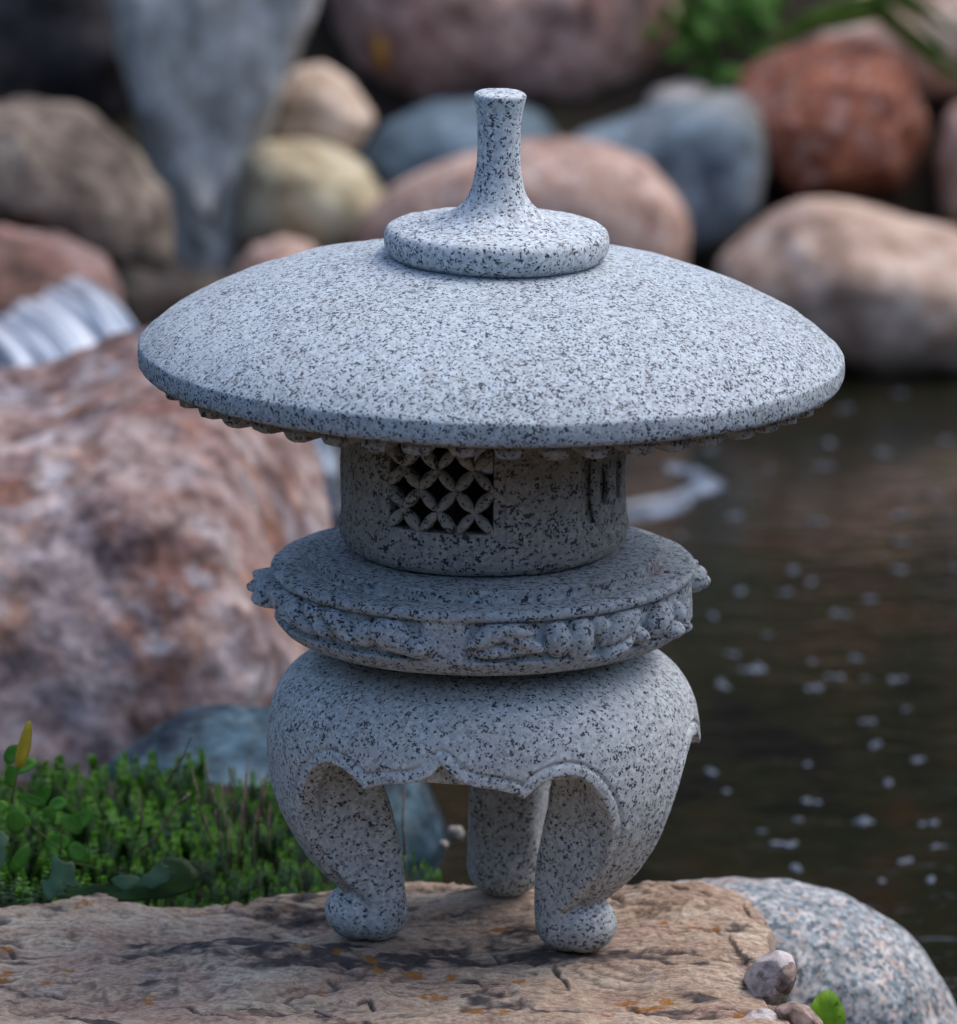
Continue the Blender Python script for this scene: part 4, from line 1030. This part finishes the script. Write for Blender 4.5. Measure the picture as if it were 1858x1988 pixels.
traced_leaf('lobed_leaf', zsrc([(810, 1165), (835, 1115), (880, 1090), (930, 1068), (955, 1020), (968, 1055), (1002, 1058), (997, 1080), (1055, 1095), (990, 1140), (950, 1145), (905, 1165), (860, 1155)], 0, 1800, 2.2725),
            0.072, M_LOBED, 'pointed lobed green leaf lying on top of the broad dark leaf', seed=3)
traced_leaf('small_leaf', zsrc([(655, 1135), (700, 1110), (770, 1105), (825, 1125), (835, 1155), (740, 1180), (690, 1160)], 0, 1800, 2.2725), 0.070, M_LOBED, 'small smooth green leaf left of the pointed lobed one', seed=4)
traced_leaf('lobed_leaf', zsrc([(-60, 1300), (0, 1270), (40, 1290), (100, 1330), (60, 1400), (70, 1500), (40, 1560), (0, 1650), (-80, 1600)], 0, 1880, 4.23), 0.06, M_LOBED, 'grey green leaf cut off by the left edge of the picture', seed=5)
# leaf at the bottom right corner
lf5 = obj('round_leaf', leaf_mesh('round_leaf', oval(0.040, 0.034, 20, .35), .9, ripple=.0008), M_BRIGHT, None, 'bright green rounded leaf at the bottom edge near the right corner', 'leaf')
place(lf5, P(1590, 2030, -0.13), P(1606, 1942, -0.12) - P(1590, 2030, -0.13), (.1, -1, .3))

# dead flower stalks standing in the sedum
dg = P(450, 1640, 0.24); dead = empty('dried_stalks', dg, 'tuft of thin reddish dead stalks standing in the sedum beside the left leg', 'dried plant')
rd_ = random.Random(21)
for (x0, y0, x1, y1) in [(395, 1600, 372, 1495), (415, 1640, 385, 1560), (425, 1610, 412, 1530), (440, 1650, 430, 1520), (455, 1600, 450, 1490), (470, 1650, 478, 1500), (480, 1620, 482, 1470), (500, 1640, 512, 1510), (512, 1600, 520, 1500), (430, 1660, 418, 1570),
                         (448, 1680, 446, 1590), (462, 1690, 470, 1560), (490, 1680, 500, 1570), (520, 1650, 524, 1560), (405, 1560, 398, 1480), (440, 1580, 470, 1530)]:
    Yq = 0.24 + rd_.uniform(-.05, .05); p0, p1 = P(x0, y0, Yq) - dg, P(x1, y1, Yq) - dg
    mid = (p0 + p1) / 2 + np.array([rd_.uniform(-.002, .002), 0, 0])
    v, f = tube([p0, mid, p1], 0.0010); obj('stalk', mesh_np('stalk', v, f), M_TWIG, dead)
for lab, seg in (('thin brown twig leaning across the sedum left of the dead stalks', [(262, 1660), (300, 1630), (345, 1560), (370, 1540)]), ('bare dark twig slanting in front of the blue green boulder', [(325, 1520), (355, 1470), (372, 1430)]),
                 ('short red brown stalk with seed tip in the middle of the sedum', [(270, 1620), (276, 1580), (268, 1530)]), ('pale dry stalk standing between the left and back legs', [(786, 1660), (782, 1600), (785, 1530)])):
    Yq = 0.2; v, f = tube([tuple(P(x, y, Yq) - P(*seg[0], Yq)) for x, y in seg], 0.0011)
    obj('twig', mesh_np('twig', v, f), M_TWIG, None, lab, 'twig', loc=P(*seg[0], Yq))
# pine needle lying on the slab
a, b = G(612, 1966, 0.004), G(690, 1990, 0.004)
pn_ = empty('pine_needles', a, 'pair of reddish dry pine needles lying on the slab at the bottom', 'pine needle')
for s in (0, .0035):
    v, f = tube([(0, 0, 0.0012), tuple((b - a) * .5 + np.array([0, -s, .0015])), tuple((b - a) + np.array([0, -2 * s, .001]))], 0.0010)
    obj('needle', mesh_np('needle', v, f), M_TWIG, pn_)
# crumb of bark on the platform
v, f = ico(2)
obj('bark_crumb', mesh_np('bark_crumb', v * np.array([.0028, .002, .0014]) * (1 + .3 * fbm(v * 2, 2, 5))[:, None], f), M_TWIG, None, 'tiny rusty bark crumb on the right of the round platform', 'bark crumb',
    loc=(LX + 352 * U, -100 * U, zz(1089) + .001))

# leafy plant at the top, between the boulders
tp = P(1385, 170, 3.4); plant = empty('leafy_plant', tp, 'bright green broad leaved plant growing between the boulders at the top', 'plant')
tl = leaf_mesh('leaf', oval(0.040, 0.028, 14, .3), .25)
rp = random.Random(17)
for i in range(150):
    x, y = rp.uniform(1270, 1530), rp.uniform(-60, 175)
    if (x - 1390) ** 2 / 130 ** 2 + (y - 30) ** 2 / 150 ** 2 > 1: continue
    o = obj('leaf', tl, M_BRWNLEAF, plant)
    place(o, P(x, y, 3.40 + rp.uniform(-.10, .16)) - tp, (rp.uniform(-1, 1), rp.uniform(-.5, .2), rp.uniform(-.6, 1)), (0, -.6, 1), rp.uniform(-.5, .5)); s = rp.uniform(.6, 1.2); o.scale = (s,) * 3
for i in range(5):
    p0 = P(1385 + rp.uniform(-30, 30), 190, 3.45) - tp; p1 = P(1385 + rp.uniform(-90, 90), 30, 3.42) - tp
    v, f = tube([p0, (p0 + p1) / 2, p1], 0.002); obj('stem', mesh_np('stem', v, f), M_STEM, plant)
# long grass blades over the top-right boulders
gt = P(1700, 40, 3.20); grass = empty('grass_tuft', gt, 'long arching green grass blades over the boulders in the upper right corner', 'grass')
def blade(pts, w):
    vs, fs = [], []; n = len(pts)
    for i, p in enumerate(pts):
        f = i / (n - 1); q = w * (1 - f ** 3) ; p = np.array(p)
        vs += [p + [0, -.3 * q, q], p + [0, .003, 0], p - [0, -.3 * q, q], p + [0, .005, 0]]
    for i in range(n - 1):
        for j in range(4): fs.append((i * 4 + j, i * 4 + (j + 1) % 4, i * 4 + 4 + (j + 1) % 4, i * 4 + 4 + j))
    fs += [(3, 2, 1, 0), tuple(range(4 * n - 4, 4 * n))]
    return np.array(vs), fs
for w, pts in ((.0085, [(1720, 5), (1660, 18), (1580, 40), (1510, 80), (1470, 120)]), (.009, [(1690, -20), (1740, 40), (1800, 100), (1870, 150), (1920, 190)]), (.007, [(1740, 20), (1700, 30), (1620, 50), (1550, 60)]),
               (.008, [(1720, -30), (1790, 10), (1850, 60), (1900, 110)]), (.007, [(1650, 10), (1720, 0), (1780, -5)]), (.006, [(1700, 30), (1760, 80), (1830, 140), (1880, 170)]), (.008, [(1730, -10), (1650, 5), (1560, 35), (1500, 65)]), (.008, [(1680, 0), (1750, 50), (1810, 90), (1900, 130)]), (.007, [(1700, 15), (1630, 35), (1540, 75), (1490, 105)]), (.007, [(1710, -20), (1780, 30), (1840, 100), (1890, 150)])):
    v, f = blade([P(x, y, 3.20 - .02 * i) - gt for i, (x, y) in enumerate(pts)], w)
    obj('blade', mesh_np('blade', v, f), M_GRASS, grass)

# tall dense hedge ring added out of view to block low sky light
rh = np.random.RandomState(9); n = 42000
th = rh.uniform(0, 2 * np.pi, n); hr = 6.6 + rh.normal(0, .35, n) + 0.5 * vnoise(np.stack([np.cos(th) * 3, np.sin(th) * 3, 0 * th], -1), 4)
top_ = 4.4 + 0.8 * vnoise(np.stack([np.cos(th) * 5, np.sin(th) * 5, 0 * th + 9], -1), 6)
top_ = top_ * np.where(np.sin(th) > 0.3, 0.50, 0.62)
ctr = np.stack([np.cos(th) * hr, np.sin(th) * hr - 0.6, -0.2 + rh.uniform(0, 1, n) * top_], -1)
a = rh.normal(size=(n, 3)); a /= np.linalg.norm(a, axis=1)[:, None]
b = np.cross(a, rh.normal(size=(n, 3))); b /= np.linalg.norm(b, axis=1)[:, None]
sz = rh.uniform(.10, .17, n)[:, None]
LV = np.stack([ctr - a * sz, ctr + b * sz * .55, ctr + a * sz, ctr - b * sz * .55], 1).reshape(-1, 3)
me = mesh_np('sky_blocker', LV, np.arange(4 * n).reshape(-1, 4), smooth=False)
obj('sky_blocker', me, M_DKLEAF, None, 'tall dark hedge ring added out of view to block low sky light', 'sky_blocker', None, 'stuff')

# ------------------------------------------------------------------ moving water and foam
t = MT('white_water', 0.25, 0.5)
fl = t.noise(17, 3, 0.55, 0.2, src=t.n('ShaderNodeAttribute', attribute_name='flow').outputs['Vector'])
t.col(t.ramp(fl, [(0.36, (0.05, 0.08, 0.13)), (0.44, (0.34, 0.40, 0.50)), (0.52, (0.76, 0.80, 0.85)), (0.70, (0.88, 0.90, 0.92))]))
M_WHITE = t.m
t = MT('rapid_water', 0.2, 0.5)
fl = t.noise(14, 4, 0.6, 0.5, src=t.mapping((1, 1, 3.2)))
t.col(t.ramp(fl, [(0.36, (0.015, 0.022, 0.035)), (0.48, (0.07, 0.10, 0.14)), (0.56, (0.30, 0.36, 0.44)), (0.70, (0.5, 0.56, 0.62))]))
M_RAPID = t.m
def sheet(name, c00, c01, c10, c11, nu, nv, m, label, amp, seed, kind='structure', cat=None, sag=0.02, str_=(9, .7)):
    # c00-c01: the lip; c10-c11: the foot
    u = np.linspace(0, 1, nu); v = np.linspace(0, 1, nv); UU, VV = np.meshgrid(u, v, indexing='ij')
    c00, c01, c10, c11 = [np.array(q, float) for q in (c00, c01, c10, c11)]
    T = (1 - VV)[..., None] * ((1 - UU)[..., None] * c00 + UU[..., None] * c01) + VV[..., None] * ((1 - UU)[..., None] * c10 + UU[..., None] * c11)
    q = np.stack([UU * str_[0], VV * str_[1], 0 * UU], -1)
    n = fbm(q, 4, seed); n2 = fbm(q * np.array([3, 2, 1]), 3, seed + 2)
    T[..., 1] -= amp * (n + .5 * n2); T[..., 2] += amp * .6 * (n + .5 * n2) + sag * np.sin(VV * math.pi)
    T[..., 2] -= 0.05 * (sst(.06, 0, UU) + sst(.94, 1, UU))
    top_ = T.reshape(-1, 3); bot = top_ + np.array([0, .02, -.03])
    F = grid_faces(nu, nv); k = len(top_)
    e1 = np.arange(nv - 1); side = [np.stack([e1, e1 + 1, e1 + 1 + k, e1 + k], 1)]
    e2 = (nu - 1) * nv + e1; side.append(np.stack([e2, e2 + k, e2 + 1 + k, e2 + 1], 1))
    me = mesh_np(name, np.concatenate([top_, bot]), np.concatenate([F, F[:, ::-1] + k] + side))
    at = me.attributes.new('flow', 'FLOAT_VECTOR', 'POINT')
    fv = np.stack([UU * .55 * str_[0] / 9, VV * .05, 0 * UU], -1).reshape(-1, 3); at.data.foreach_set('vector', np.concatenate([fv, fv]).astype(np.float32).ravel())
    return obj(name, me, m, None, label if kind != 'structure' else None, cat, None, kind)
sheet('waterfall', P(-110, 640, 2.42), P(170, 528, 2.42), P(80, 830, 2.05), P(330, 720, 2.10), 160, 80, M_WHITE, '', 0.010, 51, str_=(8, .5))
sheet('rapids', P(540, 838, 2.30), P(655, 842, 2.30), P(600, 1020, 2.0), P(665, 1010, 2.0), 50, 60, M_RAPID, '', 0.012, 55, str_=(3, 4))

t = MT('foam', 0.4, 0.5)
al = t.ramp(t.noise(60, 3, 0.6), [(0.35, BW(0.25)), (0.6, BW(1))])
t.col(t.ramp(t.noise(45, 3, .6), [(0.38, (0.03, 0.04, 0.055)), (0.62, (0.20, 0.25, 0.32))]))
M_FOAM = t.m
t = MT('bubbles', 0.4, 0.5); t.col(t.ramp(t.noise(300, 2), [(0.4, (0.06, 0.08, 0.11)), (0.6, (0.14, 0.175, 0.23))])); M_BUB = t.m
def foam_patch(name, label, pts, w, cat='foam', group=None, segs=26, th=0.004):
    W3 = [G(x, y, WATER_Z) for x, y in pts]; q = np.linspace(0, len(W3) - 1, segs)
    C = np.stack([np.interp(q, range(len(W3)), [p[k] for p in W3]) for k in range(3)], -1)
    n = len(C); d = np.gradient(C, axis=0); d[:, 2] = 0; d /= np.linalg.norm(d, axis=1)[:, None]; s = np.stack([-d[:, 1], d[:, 0], 0 * d[:, 0]], -1)
    ww = w * np.sin(np.linspace(.12, math.pi - .12, n)) ** .6 * (1 + .35 * vnoise(np.stack([q * 1.3, 0 * q, 0 * q], -1), len(pts)))
    V = []; m = 9
    for j in range(m):
        f = j / (m - 1) * 2 - 1
        row = C + s * (f * ww)[:, None]; row[:, 2] += th * (1 - f * f) * (1 + .5 * vnoise(row * 60, 3)) + .0006
        V.append(row)
    V = np.concatenate(V); F = []
    for j in range(m - 1):
        for i in range(n - 1): F.append((j * n + i, j * n + i + 1, (j + 1) * n + i + 1, (j + 1) * n + i))
    # underside rim
    k = len(V); Vb = V.copy(); Vb[:, 2] = WATER_Z - 0.004
    rim = [j for j in range(n)] + [j * n + n - 1 for j in range(1, m)] + [(m - 1) * n + i for i in range(n - 2, -1, -1)] + [j * n for j in range(m - 2, 0, -1)]
    F = [tuple(f) for f in F] + [(rim[a], rim[(a + 1) % len(rim)], k + rim[(a + 1) % len(rim)], k + rim[a]) for a in range(len(rim))]
    base = C.mean(0); base[2] = WATER_Z
    return obj(name, mesh_np(name, np.concatenate([V, Vb]) - base, F), M_FOAM, None, label, cat, group, None, base)
foam_patch('foam_streak', 'hooked whitish foam streak on the water right of the light chamber', [(1190, 985), (1260, 978), (1330, 962), (1378, 945), (1360, 922), (1310, 908), (1290, 915)], 0.016)
foam_patch('foam_streak', 'lower pale foam line just below the hooked streak', [(1190, 1008), (1240, 1003), (1290, 990), (1340, 975)], 0.016)
foam_patch('foam_streak', 'long pale foam line along the foot of the broad tan boulder', [(1560, 722), (1640, 718), (1740, 712), (1860, 702), (1960, 698)], 0.020)

FL1 = [(1560, 370), (1250, 450), (670, 580), (515, 670), (1180, 640), (840, 770), (1130, 760), (1440, 690), (1800, 620), (670, 1030), (1110, 1060), (1600, 930), (1730, 920), (1560, 1030), (1800, 1020), (1570, 1170), (960, 1320), (940, 1440), (1060, 1390),
       (1560, 1320), (1840, 1310), (540, 1565), (1210, 1560), (840, 1670), (660, 1780), (760, 1860), (580, 1920), (1370, 1480), (700, 1440), (370, 1130)]
FL2 = [(740, 100), (570, 190), (1070, 60), (1090, 200), (1200, 140), (1340, 150), (1280, 40), (1510, 160), (1570, 310), (1380, 380), (1390, 500), (1040, 610), (1610, 590), (540, 650), (600, 750), (1470, 700), (1040, 810), (1000, 900), (1350, 910), (1690, 920),
       (790, 965), (860, 1030), (960, 1040), (1730, 1045), (1580, 1120), (960, 1160), (1440, 1230), (1690, 1230)]
big = {(940, 1440), (760, 1860), (1130, 760), (1800, 620), (670, 1030), (740, 100), (1090, 200), (1350, 910), (1730, 1045)}
FD = [((1600 + x / 2.064) / 1.3455, (850 + y / 2.064) / 1.3455, (x, y) in big) for x, y in FL1] + [((1600 + x / 2.039) / 1.3455, (1700 + y / 2.039) / 1.3455, (x, y) in big) for x, y in FL2]
def bubble_mesh(seed, k):
    r_ = random.Random(seed); V, F = [], []; v, f = ico(2); off = 0
    for i in range(k):
        s = r_.uniform(.5, 1) * 0.0032; c = np.array([r_.gauss(0, .0035), r_.gauss(0, .004), 0]) if i else np.zeros(3)
        V.append(v * np.array([s, s, s * .55]) + c + [0, 0, s * .2]); F.append(f + off); off += len(v)
    return mesh_np('foam_fleck', np.concatenate(V), np.concatenate(F))
small_m = [bubble_mesh(i, 3) for i in range(3)]; big_m = [bubble_mesh(20 + i, 8) for i in range(3)]
for i, (x, y, bg_) in enumerate(FD):
    if x < 1210 + 0: continue
    p = G(x, y, WATER_Z)
    o = obj('foam_fleck', (big_m if bg_ else small_m)[i % 3], M_BUB, None, 'larger cluster of pale bubbles drifting on the dark pond' if bg_ else 'tiny pale bubble fleck drifting on the dark pond', 'foam',
            'clusters of bubbles on the pond' if bg_ else 'bubble flecks on the pond', None, p)
    o.rotation_euler = (0, 0, i * 1.3); s = 1.0 + .35 * math.sin(i * 2.1); o.scale = (s * 1.3, s, s)
print('objects', len(bpy.data.objects))
